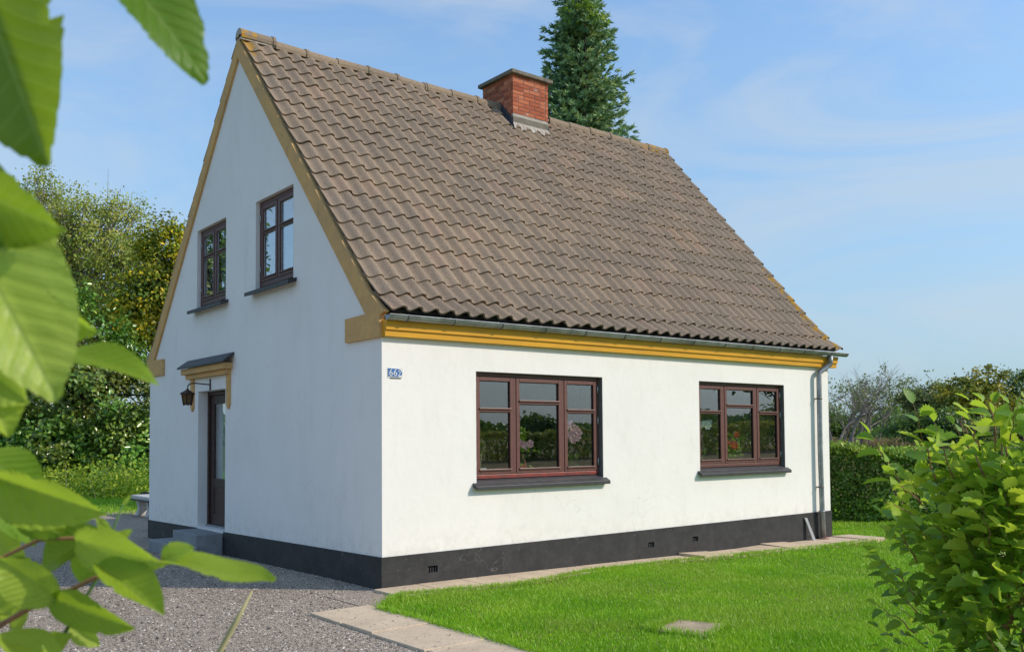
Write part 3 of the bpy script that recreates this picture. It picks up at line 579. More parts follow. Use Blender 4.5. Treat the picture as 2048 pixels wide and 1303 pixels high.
# ------------------------------------------------------------------ windows
def window(fn, w, h, cols, rec, wood, wood_low, hinges, sill, name_label, fr=0.045, sash=0.052, curtain=None, sill_drop=0.05, bead=True):
    """fn(u, d, v): u along the wall, d depth behind its face, v up. cols: (width share, share of the upper pane)"""
    def bx(b, u0, u1, d0, d1, v0, v1): b.hexa([fn(u0, d0, v0), fn(u1, d0, v0), fn(u1, d1, v0), fn(u0, d1, v0), fn(u0, d0, v1), fn(u1, d0, v1), fn(u1, d1, v1), fn(u0, d1, v1)])
    b = MB(); d0, d1 = rec, rec + 0.09
    bx(b, 0, fr, d0, d1, 0, h); bx(b, w - fr, w, d0, d1, 0, h); bx(b, fr, w - fr, d0, d1, h - fr, h)
    edges = [fr]; tot = w - 2 * fr
    for cw, _ in cols: edges.append(edges[-1] + cw * tot)
    for e in edges[1:-1]: bx(b, e - 0.018, e + 0.018, d0 + 0.001, d1 - 0.001, fr, h - fr)
    win = b.build('window', MAT[wood], house, bevel=0.004); win['label'] = name_label
    b = MB(); bx(b, fr, w - fr, d0 - 0.002, d1, 0, fr); b.build('bottom_rail', MAT[wood_low], win, bevel=0.004)
    for i, (cw, up) in enumerate(cols):
        u0 = edges[i] + (0.021 if i else 0.003); u1 = edges[i + 1] - (0.021 if i < len(cols) - 1 else 0.003); v0, v1 = fr + 0.004, h - fr - 0.004
        ds = d0 - 0.006; de = d0 + 0.05; s = sash
        b = MB(); bx(b, u0, u0 + s, ds, de, v0, v1); bx(b, u1 - s, u1, ds, de, v0, v1); bx(b, u0 + s, u1 - s, ds, de, v1 - s, v1); bx(b, u0 + s, u1 - s, ds, de, v0, v0 + s)
        vt = v1 - s - (v1 - v0 - 2 * s) * up; bx(b, u0 + s, u1 - s, ds + 0.002, de, vt - 0.022, vt + 0.022)
        sa = b.build('sash', MAT[wood], win, bevel=0.005)
        for vv in (v0 + s - 0.012, vt + 0.008):      # weather beads under each pane
            b = MB(); bx(b, u0 + s * 0.75, u1 - s * 0.75, ds - 0.016, ds, vv, vv + 0.020); b.build('weather_bead', MAT[wood], win, bevel=0.004)
        for va, vb in ((v0 + s, vt - 0.022), (vt + 0.022, v1 - s)):
            dd = d0 + 0.020; bb = MB()
            for (p0, p1, q0, q1) in ((u0 + s, u0 + s + 0.006, va, vb), (u1 - s - 0.006, u1 - s, va, vb), (u0 + s + 0.006, u1 - s - 0.006, vb - 0.006, vb), (u0 + s + 0.006, u1 - s - 0.006, va, va + 0.006)): bx(bb, p0, p1, dd - 0.008, dd + 0.008, q0, q1)
            if bead: bb.build('glazing_bead', MAT['steel' if wood == 'wood_dark' else 'vent_dark'], win)
            p = MB(); bx(p, u0 + s + 0.001, u1 - s - 0.001, dd - 0.002, dd + 0.002, va + 0.001, vb - 0.001); p.build('pane', MAT['glass'], win)
    for side, fracs in hinges:
        for q in fracs:
            uu = fr - 0.012 if side < 0 else w - fr + 0.012; b = MB(); a = Vector(fn(uu, d0 - 0.012, h * q - 0.045)); c = Vector(fn(uu, d0 - 0.012, h * q + 0.045)); b.tube([a, c], 0.009, 8); b.build('hinge', MAT['steel'], win, True)
    # outside sill: sloping slab that sticks out
    e, t, out = sill; A = [fn(-e, rec, 0.0), fn(w + e, rec, 0.0), fn(w + e, -out, -sill_drop), fn(-e, -out, -sill_drop)]; Bq = [Vector(p) - Vector((0, 0, t)) for p in A]
    A = [Vector(p) + Vector((0, 0, -0.004)) for p in A]
    # inner part of the sill only inside the opening; lip wider
    I = [fn(0.002, rec + 0.02, -0.001), fn(w - 0.002, rec + 0.02, -0.001), fn(w - 0.002, -0.001, -sill_drop * 0.5), fn(0.002, -0.001, -sill_drop * 0.5)]
    Lp = [fn(-e, -0.001, -sill_drop * 0.5), fn(w + e, -0.001, -sill_drop * 0.5), fn(w + e, -out, -sill_drop), fn(-e, -out, -sill_drop)]
    b = MB()
    for q in (I, Lp):
        q = [Vector(p) for p in q]; b.hexa([q[3] - Vector((0, 0, t)), q[2] - Vector((0, 0, t)), q[1] - Vector((0, 0, t)), q[0] - Vector((0, 0, t)), q[3], q[2], q[1], q[0]])
    return win, b
simple('shaded_reveal', (0.17, 0.17, 0.165), (0.12, 0.12, 0.12), 10, 0.8, 0.2)  # dark grey puts the shade under the lintel and on the right reveal into colour
for wi, (wd, red, lab) in enumerate(((W1, 'wood_bright', 'brown three-casement window with red lower rail nearer the house corner'), (W2, 'wood_red', 'brown three-casement window near the downpipe'))):
    fn = lambda u, d, v, wd=wd: (wd[0] + u, d, wd[2] + 0.078 + v)
    win, sb = window(fn, wd[1] - wd[0], wd[3] - wd[2] - 0.078, [(0.30, 0.33), (0.40, 0.235), (0.30, 0.33)], 0.068, 'wood_red', red, [(-1, (0.13, 0.5, 0.87)), (1, (0.13, 0.55, 0.87))] if wi == 0 else [(1, (0.13, 0.62, 0.87))], (0.055, 0.045, 0.075), lab, sill_drop=0.078)
    sb.build('sill', MAT['sill_black'], win, bevel=0.006)
    lw, lh = wd[1] - wd[0], wd[3] - wd[2]
    MB().box(wd[0] + 0.002, wd[1] - 0.002, 0.003, 0.30, wd[3] - 0.006, wd[3] - 0.001).box(wd[1] - 0.006, wd[1] - 0.001, 0.003, 0.30, wd[2], wd[3] - 0.007).build('shaded_reveal', MAT['shaded_reveal'], win)
    MB().box(wd[0] - 0.1, wd[1] + 0.1, 0.19, 0.42, wd[2] + 0.02, wd[2] + 0.085).build('inner_sill', MAT['net_white'], win)
for wd, lab in ((G1, 'tall dark brown gable window on the left, trees mirrored in it'), (G2, 'tall dark brown gable window on the right, sky mirrored in it')):
    fn = lambda u, d, v, wd=wd: (d, wd[1] - u, wd[2] + 0.075 + v)
    win, sb = window(fn, wd[1] - wd[0], wd[3] - wd[2] - 0.075, [(0.5, 0.34), (0.5, 0.34)], 0.058, 'wood_dark', 'wood_dark', [(-1, (0.2, 0.8))], (0.10, 0.05, 0.12), lab, fr=0.06, sash=0.055, sill_drop=0.075)
    sb.build('sill', MAT['tar_black'], win)
    cv = thing('net_curtain', 'white net curtain behind the %s gable window' % ('left' if wd is G1 else 'right'), 'curtain', (0.36, (wd[0] + wd[1]) / 2, wd[2]), 'net curtains in the gable')
    for y0, y1 in ((wd[0] - 0.05, wd[0] + 0.52), (wd[1] - 0.50, wd[1] + 0.05)):
        n = 30; V = []; F = []
        for i in range(n + 1):
            y = y0 + (y1 - y0) * i / n; x = 0.36 + 0.018 * math.sin(i * 1.35)
            V += [(x, y, wd[2] - 0.05), (x, y, wd[3] + 0.05)]
        F = [(2 * i, 2 * i + 2, 2 * i + 3, 2 * i + 1) for i in range(n)]; link('drape', mesh('drape', V, F, True), MAT['net_white'], cv)

# ------------------------------------------------------------------ door, hood, lantern, step
DX = 0.144
b = MB(); b.box(DX, DX + 0.12, DR[0], DR[0] + 0.06, DR[2], DR[3]).box(DX, DX + 0.12, DR[1] - 0.06, DR[1], DR[2], DR[3]).box(DX, DX + 0.12, DR[0] + 0.06, DR[1] - 0.06, DR[3] - 0.06, DR[3])
door = b.build('door', MAT['door_wood'], house, bevel=0.005); door['label'] = 'dark brown glazed front door set deep in the gable'
y0, y1, z0, z1 = DR[0] + 0.063, DR[1] - 0.063, DR[2] + 0.03, DR[3] - 0.063
b = MB(); X0, X1 = DX + 0.03, DX + 0.075
b.box(X0, X1, y0, y0 + 0.13, z0, z1).box(X0, X1, y1 - 0.13, y1, z0, z1).box(X0, X1, y0 + 0.13, y1 - 0.13, z1 - 0.13, z1).box(X0, X1, y0 + 0.13, y1 - 0.13, z0, z0 + 0.16).box(X0, X1, y0 + 0.13, y1 - 0.13, 0.88, 1.01)
b.build('door_leaf', MAT['door_wood'], door, bevel=0.006)
MB().box(X0 + 0.012, X1 - 0.012, y0 + 0.13, y1 - 0.13, z0 + 0.16, 0.88).build('lower_panel', MAT['door_wood'], door)
MB().box(X0 + 0.018, X0 + 0.022, y0 + 0.13, y1 - 0.13, 1.01, z1 - 0.13).build('pane', MAT['glass'], door)
MB().box(DX - 0.02, DX + 0.14, DR[0] + 0.002, DR[1] - 0.002, DR[2] - 0.05, DR[2] + 0.026).build('threshold', MAT['step_concrete'], door, bevel=0.005)
b = MB().tube([(X0 - 0.05, y0 + 0.065, 1.28), (X0 - 0.055, y0 + 0.19, 1.28)], 0.011, 8).tube([(X0, y0 + 0.065, 1.28), (X0 - 0.05, y0 + 0.065, 1.28)], 0.009, 8).box(X0 - 0.006, X0, y0 + 0.04, y0 + 0.09, 1.16, 1.36); b.build('handle', MAT['steel'], door)
V = []; n = 36
for i in range(n + 1): y = y0 + 0.1 + (y1 - y0 - 0.2) * i / n; V += [(X1 + 0.03 + 0.012 * math.sin(i * 1.5), y, 0.98), (X1 + 0.03 + 0.012 * math.sin(i * 1.5), y, z1 - 0.1)]
o = link('door_curtain', mesh('door_curtain', V, [(2 * i, 2 * i + 2, 2 * i + 3, 2 * i + 1) for i in range(n)], True), MAT['net_white']); props(o, 'pale curtain hanging behind the glass of the front door', 'curtain')

hood = thing('door_hood', 'small black topped ochre hood over the front door', 'door hood', (0, 5.04, 2.5))
MB().hexa([(-0.165, 4.075, 2.685), (-0.165, 5.985, 2.685), (0.0, 5.985, 2.80), (0.0, 4.075, 2.80), (-0.165, 4.075, 2.715), (-0.165, 5.985, 2.715), (0.0, 5.985, 2.835), (0.0, 4.075, 2.835)]).build('hood_top', MAT['tar_black'], hood)
MB().box(-0.125, 0.004, 4.14, 5.93, 2.600, 2.688).build('cornice_board', MAT['ochre'], hood, bevel=0.004); MB().box(-0.075, 0.004, 4.19, 5.86, 2.53, 2.599).build('cornice_board', MAT['ochre'], hood, bevel=0.004)
for ya in (4.195, 5.655): MB().prism([(-0.028, ya, 2.529), (-0.028, ya + 0.12, 2.529), (-0.028, ya + 0.12, 2.10), (-0.028, ya + 0.06, 2.03), (-0.028, ya, 2.10)], (0.03, 0, 0)).build('side_strip', MAT['ochre'], hood)

lan = thing('wall_lantern', 'rusty hexagonal lantern on a curved arm beside the front door', 'lantern', (0, 4.99, 2.4))
lc = Vector((-0.34, 4.99, 2.23))
MB().box(-0.012, 0.0, 4.972, 5.008, 2.33, 2.50).build('wall_plate', MAT['metal_rust'], lan)
MB().tube([(-0.01, 4.99, 2.415), (-0.24, 4.99, 2.43), (-0.30, 4.99, 2.42), (-0.335, 4.99, 2.39), (-0.34, 4.99, 2.34)], 0.009, 8).build('arm', MAT['metal_rust'], lan, True)
MB().lathe(lc, [(0.0, 0.125), (0.012, 0.12), (0.02, 0.10), (0.115, 0.045), (0.115, 0.035), (0.0, 0.035)], 6).build('lamp_roof', MAT['metal_rust'], lan)
b = MB()
for j in range(6):
    a = 2 * math.pi * j / 6; p = Vector((math.cos(a), math.sin(a), 0)); b.tube([lc + p * 0.088 + Vector((0, 0, 0.035)), lc + p * 0.060 + Vector((0, 0, -0.13))], 0.0075, 4)
b.lathe(lc, [(0.0, -0.105), (0.068, -0.105), (0.068, -0.12), (0.0, -0.12)], 6); b.build('lamp_cage', MAT['metal_rust'], lan)
mat_leaf('amber', [(0.20, 0.12, 0.05), (0.20, 0.12, 0.05)], 0.4, (0.5, 0.3, 0.12), rough=0.25)
MB().lathe(lc, [(0.082, 0.034), (0.058, -0.104)], 6).build('lamp_glass', MAT['amber'], lan)

st = thing('door_steps', 'two low grey concrete steps in front of the door', 'steps', (-0.3, 5, 0))
MB().box(-0.40, -0.016, 4.43, 5.42, -0.05, 0.262).build('upper_step', MAT['step_concrete'], st, bevel=0.012)
MB().box(-0.62, -0.401, 4.36, 5.86, -0.15, 0.105).box(-0.401, -0.017, 5.421, 5.86, -0.15, 0.104).build('lower_step', MAT['step_concrete'], st, bevel=0.012)

# ------------------------------------------------------------------ house number
sg = thing('house_number_sign', 'small chipped blue enamel house number on the white front wall', 'sign', (0.16, -0.004, 2.30))
V = [(0.075, -0.008, 2.265), (0.20, -0.008, 2.258), (0.245, -0.008, 2.283), (0.25, -0.008, 2.305), (0.225, -0.008, 2.335), (0.19, -0.008, 2.345), (0.075, -0.008, 2.35)]
MB().box(0.07, 0.255, -0.005, -0.001, 2.25, 2.353).build('backing_plate', MAT['enamel_white'], sg)
MB().prism(V, (0, 0.0025, 0)).build('blue_enamel', MAT['enamel_blue'], sg)
for i, ch in enumerate('662'):
    cu = bpy.data.curves.new('digit', 'FONT'); cu.body = ch; cu.size = 0.105 if i < 2 else 0.088; cu.extrude = 0.0008; cu.resolution_u = 4
    t = bpy.data.objects.new('digit_tmp', cu); me = bpy.data.meshes.new_from_object(t); bpy.data.objects.remove(t)
    o = link('digit', me, MAT['enamel_white'], sg); o.matrix_basis = Matrix.Translation((0.082 + i * 0.054, -0.0095, 2.269 if i < 2 else 2.266)) @ Matrix.Rotation(R(90), 4, 'X')
    # children of the empty carry world coordinates through the parent inverse
MB().box(0.10, 0.235, -0.006, -0.0015, 2.240, 2.246).build('lower_edge', MAT['vent_dark'], sg)

# ------------------------------------------------------------------ roof
def rpath(s):
    "point (y, z) on the tiled front slope at distance s from the ridge"
    l1 = (YR - YK) * math.hypot(1, SL)
    if s <= l1: return (YR - s / math.hypot(1, SL), ZR - SL * s / math.hypot(1, SL))
    s -= l1; k = math.hypot(1, 0.70); return (YK - s / k, ZK - 0.70 * s / k)
b = MB()
for sg_ in (1, -1):
    f = lambda y: YR + sg_ * (y - YR)
    pts = [(f(YR), ZR), (f(YK), ZK), (f(YE + 0.09), ZE + 0.063)]
    for (ya, za), (yb, zb) in zip(pts, pts[1:]):
        for dz in (-0.012, -0.06): b.quad((0.02, ya, za + dz), (0.02, yb, zb + dz), (8.47, yb, zb + dz), (8.62 if ya == f(YR) else 8.47, ya, za + dz))
    ya, za = pts[-1]; b.quad((0.02, ya, za - 0.012), (8.47, ya, za - 0.012), (8.47, ya, za - 0.06), (0.02, ya, za - 0.06))
roof = b.build('roof', MAT['tar_black'], house)
PROF = [(0.0, 0.032), (0.13, 0.010), (0.27, 0.0), (0.42, 0.006), (0.56, 0.022), (0.70, 0.042), (0.82, 0.053), (0.92, 0.053), (1.02, 0.043), (1.10, 0.026)]
def tile_mesh(name, wd, ln, rnd, jit):
    """lower edge at the origin line y=0, head at y=ln; x across, z up"""
    V = []; F = []; k = len(PROF); th = 0.019
    for (yy, lift) in ((0.0, 0.030), (ln, 0.0)):
        for u, z in PROF: V.append((u * wd, yy + (jit * math.sin(u * 9) if yy == 0 else 0), z + lift))
    for i in range(k - 1): F.append((i, i + 1, k + i + 1, k + i))
    n = len(V)
    for u, z in PROF: V.append((u * wd, jit * math.sin(u * 9), z + 0.030))
    for u, z in PROF: V.append((u * wd, jit * math.sin(u * 9) + 0.003, z + 0.030 - th))
    for i in range(k - 1): F.append((n + k + i, n + k + i + 1, n + i + 1, n + i))
    a, bb = PROF[-1][0] * wd, PROF[-1][1]; n = len(V); V += [(a, 0, bb + 0.030), (a, 0, bb + 0.030 - th), (a, ln, bb - th), (a, ln, bb)]; F.append((n, n + 1, n + 2, n + 3))
    a, bb = 0, PROF[0][1]; n = len(V); V += [(a, 0, bb + 0.030), (a, 0, bb + 0.030 - th), (a, ln, bb - th), (a, ln, bb)]; F.append((n + 3, n + 2, n + 1, n))
    V = np.array(V)
    me = mesh(name, V, F); me.polygons.foreach_set('use_smooth', [i < k - 1 for i in range(len(F))])
    at_ = me.attributes.new('rnd', 'FLOAT', 'FACE'); at_.data.foreach_set('value', [rnd] * len(F)); me.materials.append(MAT['tile']); return me
NCOL, NROW = 41, 18
VAR = [tile_mesh('roof_tile', 0.2085, 0.395, r, j) for r, j in [(random.random() ** 1.9, random.uniform(-0.004, 0.004)) for _ in range(36)]]
GA = 0.329
tiles = []
for row in range(1, NROW + 1):
    s = row * GA; (y0, z0), (y1, z1) = rpath(s), rpath(max(0.0, s - 0.395)); dirv = Vector((0, y1 - y0, z1 - z0)).normalized(); nrm = Vector((1, 0, 0)).cross(dirv)
    t = 1 - s / (NROW * GA); xr = 8.50 + 0.33 * t; pitch = xr / NCOL
    for c in range(NCOL):
        jx, jy, rz = random.gauss(0, 0.003), random.gauss(0, 0.0065), random.gauss(0, 0.010)
        if row == NROW: jy *= 0.5
        jy -= 0.03 if random.random() < 0.012 else 0.0
        M = Matrix(((1, dirv.x, nrm.x, c * pitch + jx), (0, dirv.y, nrm.y, y0), (0, dirv.z, nrm.z, z0), (0, 0, 0, 1))) @ Matrix.Translation((0, jy, random.gauss(0, 0.0015) - (0.010 if row == NROW else 0))) @ Matrix.Rotation(rz, 4, 'Z') @ Matrix.Diagonal((pitch / 0.2085, 1, 1, 1))
        x = c * pitch
        if 4.45 < x < 5.30 and s < 0.55: continue          # chimney stands here
        tiles.append((M, random.randrange(len(VAR)), (Vector((x + 0.1, y0, z0)) - EYE).length))
order = sorted(range(len(tiles)), key=lambda i: tiles[i][2]); single = set(order[:300])
rest_V, rest_F, rest_r = [], [], []; nv = 0
arr = [(np.array([tuple(v.co) for v in m.vertices]), [tuple(p.vertices) for p in m.polygons], m.attributes['rnd'].data[0].value) for m in VAR]
def bake(M, k):
    global nv
    V, F, r = arr[k]; Mn = np.array(M); rest_V.append(V @ Mn[:3, :3].T + Mn[:3, 3]); rest_F.extend([tuple(i + nv for i in f) for f in F]); rest_r.extend([r] * len(F)); nv += len(V)
for i, (M, k, _) in enumerate(tiles):
    if i in single:
        o = bpy.data.objects.new('roof_tile', VAR[k]); COL.objects.link(o); o.parent = roof; o.matrix_basis = M
    else: bake(M, k)
# the hidden rear slope
for row in range(1, NROW + 1):
    s = row * GA; (y0, z0), (y1, z1) = rpath(s), rpath(max(0.0, s - 0.395)); dirv = Vector((0, -(y1 - y0), z1 - z0)).normalized(); ax = Vector((-1, 0, 0)); nrm = ax.cross(dirv); pitch = 8.5 / NCOL
    for c in range(NCOL):
        if 4.3 < c * pitch < 5.3 and s < 0.7: continue
        M = Matrix(((-1, dirv.x, nrm.x, (c + 1) * pitch + random.gauss(0, 0.003)), (0, dirv.y, nrm.y, 2 * YR - y0), (0, dirv.z, nrm.z, z0), (0, 0, 0, 1))); bake(M, random.randrange(len(VAR)))
me = mesh('far_roof_tiles', np.concatenate(rest_V), rest_F); a = me.attributes.new('rnd', 'FLOAT', 'FACE'); a.data.foreach_set('value', rest_r)
k9 = len(arr[0][1]); me.polygons.foreach_set('use_smooth', [(i % k9) < len(PROF) - 1 for i in range(len(rest_F))])
props(link('far_roof_tiles', me, MAT['tile'], roof), kind='stuff')

# ridge tiles: half rounds with a raised collar at one end
def ridge_mesh(ln, rnd):
    V = []; F = []; n = 9; prof = [(0, 0.110), (ln - 0.06, 0.104), (ln - 0.05, 0.117), (ln - 0.01, 0.120), (ln, 0.104)]
    for x, r in prof:
        for j in range(n + 1): a = math.pi * (-0.12 + 1.24 * j / n); V.append((x, -r * 1.02 * math.cos(a), r * math.sin(a)))
    for i in range(len(prof) - 1):
        for j in range(n): p = i * (n + 1) + j; F.append((p, p + n + 1, p + n + 2, p + 1))
    me = mesh('ridge_tile', V, F); at_ = me.attributes.new('rnd', 'FLOAT', 'FACE'); at_.data.foreach_set('value', [rnd] * len(F)); me.materials.append(MAT['tile']); return me
RV = [ridge_mesh(0.53, r) for r in (0.15, 0.4, 0.55, 0.3)]
for i in range(17):
    x = i * 0.5205 - 0.02
    if 4.45 < x + 0.26 < 5.45: continue
    o = bpy.data.objects.new('ridge_tile', RV[i % 4]); COL.objects.link(o); o.parent = roof
    o.matrix_basis = Matrix.Translation((x, YR, ZR - 0.005 + (0.05 if i == 0 else 0.006 * math.sin(i * 2.1)))) @ Matrix.Rotation(random.gauss(0, 0.01), 4, 'Z') @ Matrix.Rotation(0.012 * math.sin(i * 1.3), 4, 'Y')
b = MB(); n = 9
b.poly([(-0.018, YR - 0.11 * math.cos(math.pi * j / n), ZR + 0.045 + 0.108 * math.sin(math.pi * j / n)) for j in range(n + 1)]).box(-0.015, 8.62, YR - 0.085, YR + 0.085, ZR - 0.02, ZR + 0.02); b.build('ridge_mortar', MAT['mortar'], roof)

# ------------------------------------------------------------------ chimney
CX0, CX1, CY0, CY1, CZ0, CZ1 = 4.605, 5.385, 3.50, 4.35, 6.60, 7.742
chim = MB().box(CX0 + 0.007, CX1 - 0.007, CY0 + 0.007, CY1 - 0.007, CZ0, CZ1).build('chimney', MAT['mortar'], house); chim['label'] = 'red brick chimney with a flat concrete cap'
def brick_mesh(l, d, r):
    b = MB().box(-l / 2, l / 2, 0, d, 0, 0.056); me = mesh('brick', b.v, b.f); at_ = me.attributes.new('rnd', 'FLOAT', 'FACE'); at_.data.foreach_set('value', [r] * 6); me.materials.append(MAT['brick']); return me
BR = {l: [brick_mesh(l, 0.05, r) for r in (0.05, 0.25, 0.45, 0.6, 0.8, 1.0)] for l in (0.228, 0.108, 0.065)}
def face_course(o0, axis, nrm, length, z, off):
    u = off; first = True
    while u < length - 0.03:
        want = 0.228 if random.random() < 0.62 else 0.108
        if first and off == 0 and random.random() < 0.5: want = 0.108
        l = want if u + want <= length + 0.004 else (0.108 if u + 0.108 <= length + 0.004 else 0.065)
        sc = min(1.0, (length - u) / l); first = False
        if length - u - l < 0.05 and length - u - l > 0: sc = (length - u) / l
        m = o0 + axis * (u + l * sc / 2) + Vector((0, 0, z))
        inn = -nrm; M = Matrix(((axis.x, inn.x, 0, m.x - inn.x * random.uniform(-0.001, 0.003)), (axis.y, inn.y, 0, m.y - inn.y * random.uniform(-0.001, 0.003)), (0, 0, 1, m.z), (0, 0, 0, 1))) @ Matrix.Diagonal((sc, 1, 1, 1))
        o = bpy.data.objects.new('brick', random.choice(BR[l])); COL.objects.link(o); o.parent = chim; o.matrix_basis = M
        u += l * sc + 0.013
z = CZ1 - 0.060; ci = 0
while z > 6.93:
    off = 0.0
    if z > 7.03: face_course(Vector((CX0, CY0, 0)), Vector((1, 0, 0)), Vector((0, -1, 0)), CX1 - CX0, z, 0.0)
    face_course(Vector((CX0, CY1 - 0.0, 0)), Vector((0, -1, 0)), Vector((-1, 0, 0)), CY1 - CY0 - 0.052, z, 0.0)
    if z > 7.15: face_course(Vector((CX1, CY0 + 0.052, 0)), Vector((0, 1, 0)), Vector((1, 0, 0)), CY1 - CY0 - 0.104, z, 0.0); face_course(Vector((CX1, CY1, 0)), Vector((-1, 0, 0)), Vector((0, 1, 0)), CX1 - CX0 - 0.052, z, 0.0)
    z -= 0.067; ci += 1
MB().box(CX0 - 0.065, CX1 + 0.065, CY0 - 0.065, CY1 + 0.065, CZ1, CZ1 + 0.065).build('chimney_cap', MAT['cap_concrete'], chim, bevel=0.01)
MB().box(CX0 - 0.004, CX1 + 0.004, CY0 - 0.012, CY0 + 0.03, 6.70, 7.022).build('base_render', MAT['cap_concrete'], chim, bevel=0.01)
yb, zb = CY0 - 0.02, rpath((YR - CY0 + 0.02) * math.hypot(1, SL))[1]     # lead side flashing and a ragged mortar apron
for xx in (CX0 - 0.012, CX1 + 0.006):
    b = MB().prism([(xx, yb, zb - 0.05), (xx, CY0 + 0.36, ZR - SL * (YR - CY0 - 0.36) - 0.05), (xx, CY0 + 0.36, ZR - SL * (YR - CY0 - 0.36) + 0.17), (xx, yb, zb + 0.20)], (0.006, 0, 0)); b.build('lead_flashing', MAT['lead'], chim)
b = MB(); b.hexa([(CX0 - 0.10, yb, zb + 0.03), (CX0 - 0.006, yb, zb + 0.03), (CX0 - 0.006, CY0 + 0.36, 7.22), (CX0 - 0.10, CY0 + 0.36, 7.22), (CX0 - 0.10, yb, zb + 0.06), (CX0 - 0.006, yb, zb + 0.07), (CX0 - 0.006, CY0 + 0.36, 7.26), (CX0 - 0.10, CY0 + 0.36, 7.25)])
b.build('lead_flashing', MAT['lead'], chim)
b = MB(); n = 16
for i in range(n):
    u0, u1 = i / n, (i + 1) / n; x0, x1 = CX0 - 0.01 + u0 * (CX1 - CX0 + 0.02), CX0 - 0.01 + u1 * (CX1 - CX0 + 0.02); d0, d1 = 0.055 + 0.020 * math.sin(i * 2.6) + 0.008 * math.sin(i * 5.1), 0.055 + 0.020 * math.sin((i + 1) * 2.6) + 0.008 * math.sin((i + 1) * 5.1)
    b.quad((x0, CY0 - 0.010, zb + 0.15), (x0, CY0 - d0, zb + 0.055 - SL * (d0 - 0.02) + 0.012), (x1, CY0 - d1, zb + 0.055 - SL * (d1 - 0.02) + 0.012), (x1, CY0 - 0.010, zb + 0.15))
b.build('mortar_apron', MAT['mortar'], chim)

# ------------------------------------------------------------------ vegetation tools
def unit(a): return a / np.maximum(1e-9, np.linalg.norm(a, axis=-1, keepdims=True))
def leaf_quads(C, size, elong=1.6, up=0.35, outward=None, rnd=None):
    "bent diamond leaf of two triangles at each point"
    n = len(C); nrm = rng.normal(0, 1, (n, 3)); nrm[:, 2] += up * 2
    if outward is not None: nrm += outward * 1.3
    nrm = unit(nrm); t = unit(np.cross(nrm, rng.normal(0, 1, (n, 3)))); s = np.cross(nrm, t); sz = size * rng.uniform(0.65, 1.3, n)
    a = C - t * (sz * elong / 2)[:, None]; b = C + t * (sz * elong / 2)[:, None] - nrm * (sz * 0.25)[:, None]
    c = C + s * (sz / 2)[:, None] + nrm * (sz * 0.12)[:, None]; d = C - s * (sz / 2)[:, None] + nrm * (sz * 0.12)[:, None]
    V = np.stack([a, c, b, d], 1).reshape(-1, 3); k = np.arange(n) * 4
    F = np.concatenate([np.stack([k, k + 1, k + 2], -1), np.stack([k, k + 2, k + 3], -1)])
    r = rng.random(n) if rnd is None else rnd
    return V, F, np.tile(r, 2)
def crown_mesh(name, C, size, **kw):
    V, F, r = leaf_quads(C, size, **kw); return np_mesh(name, V, F, r)
def lobes_clumps(lobes, n, shell=0.55):
    "clump centres inside a union of ellipsoids (centre, radii), biased to the outside"
    w = np.array([np.prod(r) ** (2 / 3) for _, r in lobes]); w /= w.sum(); out = []
    for i in rng.choice(len(lobes), n, p=w):
        c, r = lobes[i]; d = rng.normal(0, 1, 3); d /= np.linalg.norm(d); out.append(np.array(c) + d * np.array(r) * (shell + (1 - shell) * rng.random()) ** 1.0)
    return np.array(out)
def branch_path(a, b, sag, n=6, wig=0.06):
    a, b = Vector(a), Vector(b); L_ = (b - a).length; pts = []
    for i in range(n + 1):
        t = i / n; p = a.lerp(b, t); p.z += sag * L_ * math.sin(math.pi * t); 
        if 0 < i < n: p += Vector((random.gauss(0, 1), random.gauss(0, 1), random.gauss(0, 1))) * wig * L_ * 0.4
        pts.append(p)
    return pts
def tree(name, label, base, trunk_h, lobes, clumps, per, spread, size, leafmat, barkmat, group=None, trunk_r=0.2, lean=(0, 0), up=0.3, shell=0.5, limbs=40, dark_in=True, elong=1.6):
    base = Vector(base); t = thing(name, label, 'tree', base, group)
    top = base + Vector((lean[0], lean[1], trunk_h)); b = MB(); tp = branch_path(base - Vector((0, 0, 0.2)), top, 0.0, 8, 0.03)
    b.tube(tp, [trunk_r * (1.25 - 1.05 * i / 8) for i in range(9)], 9)
    C = lobes_clumps(lobes, clumps, shell)
    for i in rng.choice(len(C), min(limbs, len(C)), replace=False):
        q = Vector(C[i]); hf = min(0.97, max(0.18, (q.z - base.z) / max(1, trunk_h) * random.uniform(0.45, 0.8))); p = base.lerp(top, hf); L_ = (q - p).length
        b.tube(branch_path(p, q, 0.06, 5, 0.12), [max(0.012, trunk_r * 0.42 * (1 - hf * 0.5) * (1 - 0.85 * j / 5)) for j in range(6)], 5)
        for _ in range(3):
            e = q + Vector((random.gauss(0, 1), random.gauss(0, 1), random.gauss(0.2, 1))) * spread * 1.1; b.tube(branch_path(p.lerp(q, random.uniform(0.55, 0.95)), e, 0.04, 3, 0.15), [trunk_r * 0.09, trunk_r * 0.06, trunk_r * 0.04, 0.004], 4)
    b.build('trunk', MAT[barkmat], t, True)
    P = np.repeat(C, per, 0) + rng.normal(0, 1, (len(C) * per, 3)) * (spread * rng.uniform(0.6, 1.3, len(C)))[:, None].repeat(per, 0) * np.array([1, 1, 0.7])
    cen = np.mean([np.array(c) for c, _ in lobes], 0); r = np.clip(np.repeat(rng.normal(0.5, 0.28, len(C)), per) + rng.normal(0, 0.16, len(P)), 0, 1)
    link('crown', crown_mesh('crown', P, size, up=up, outward=unit(P - cen), rnd=r, elong=elong), MAT[leafmat], t)
    return t
def v3(p): return np.array(tuple(p))
def lobe(px, py, d, rl, rv, rd=None):
    return (v3(at(px, py, d)), (rl, rd or rl, rv))

def foot(px, d):
    p = at(px, 880, d); return Vector((p.x, p.y, gz(p.x, p.y) - 0.03))

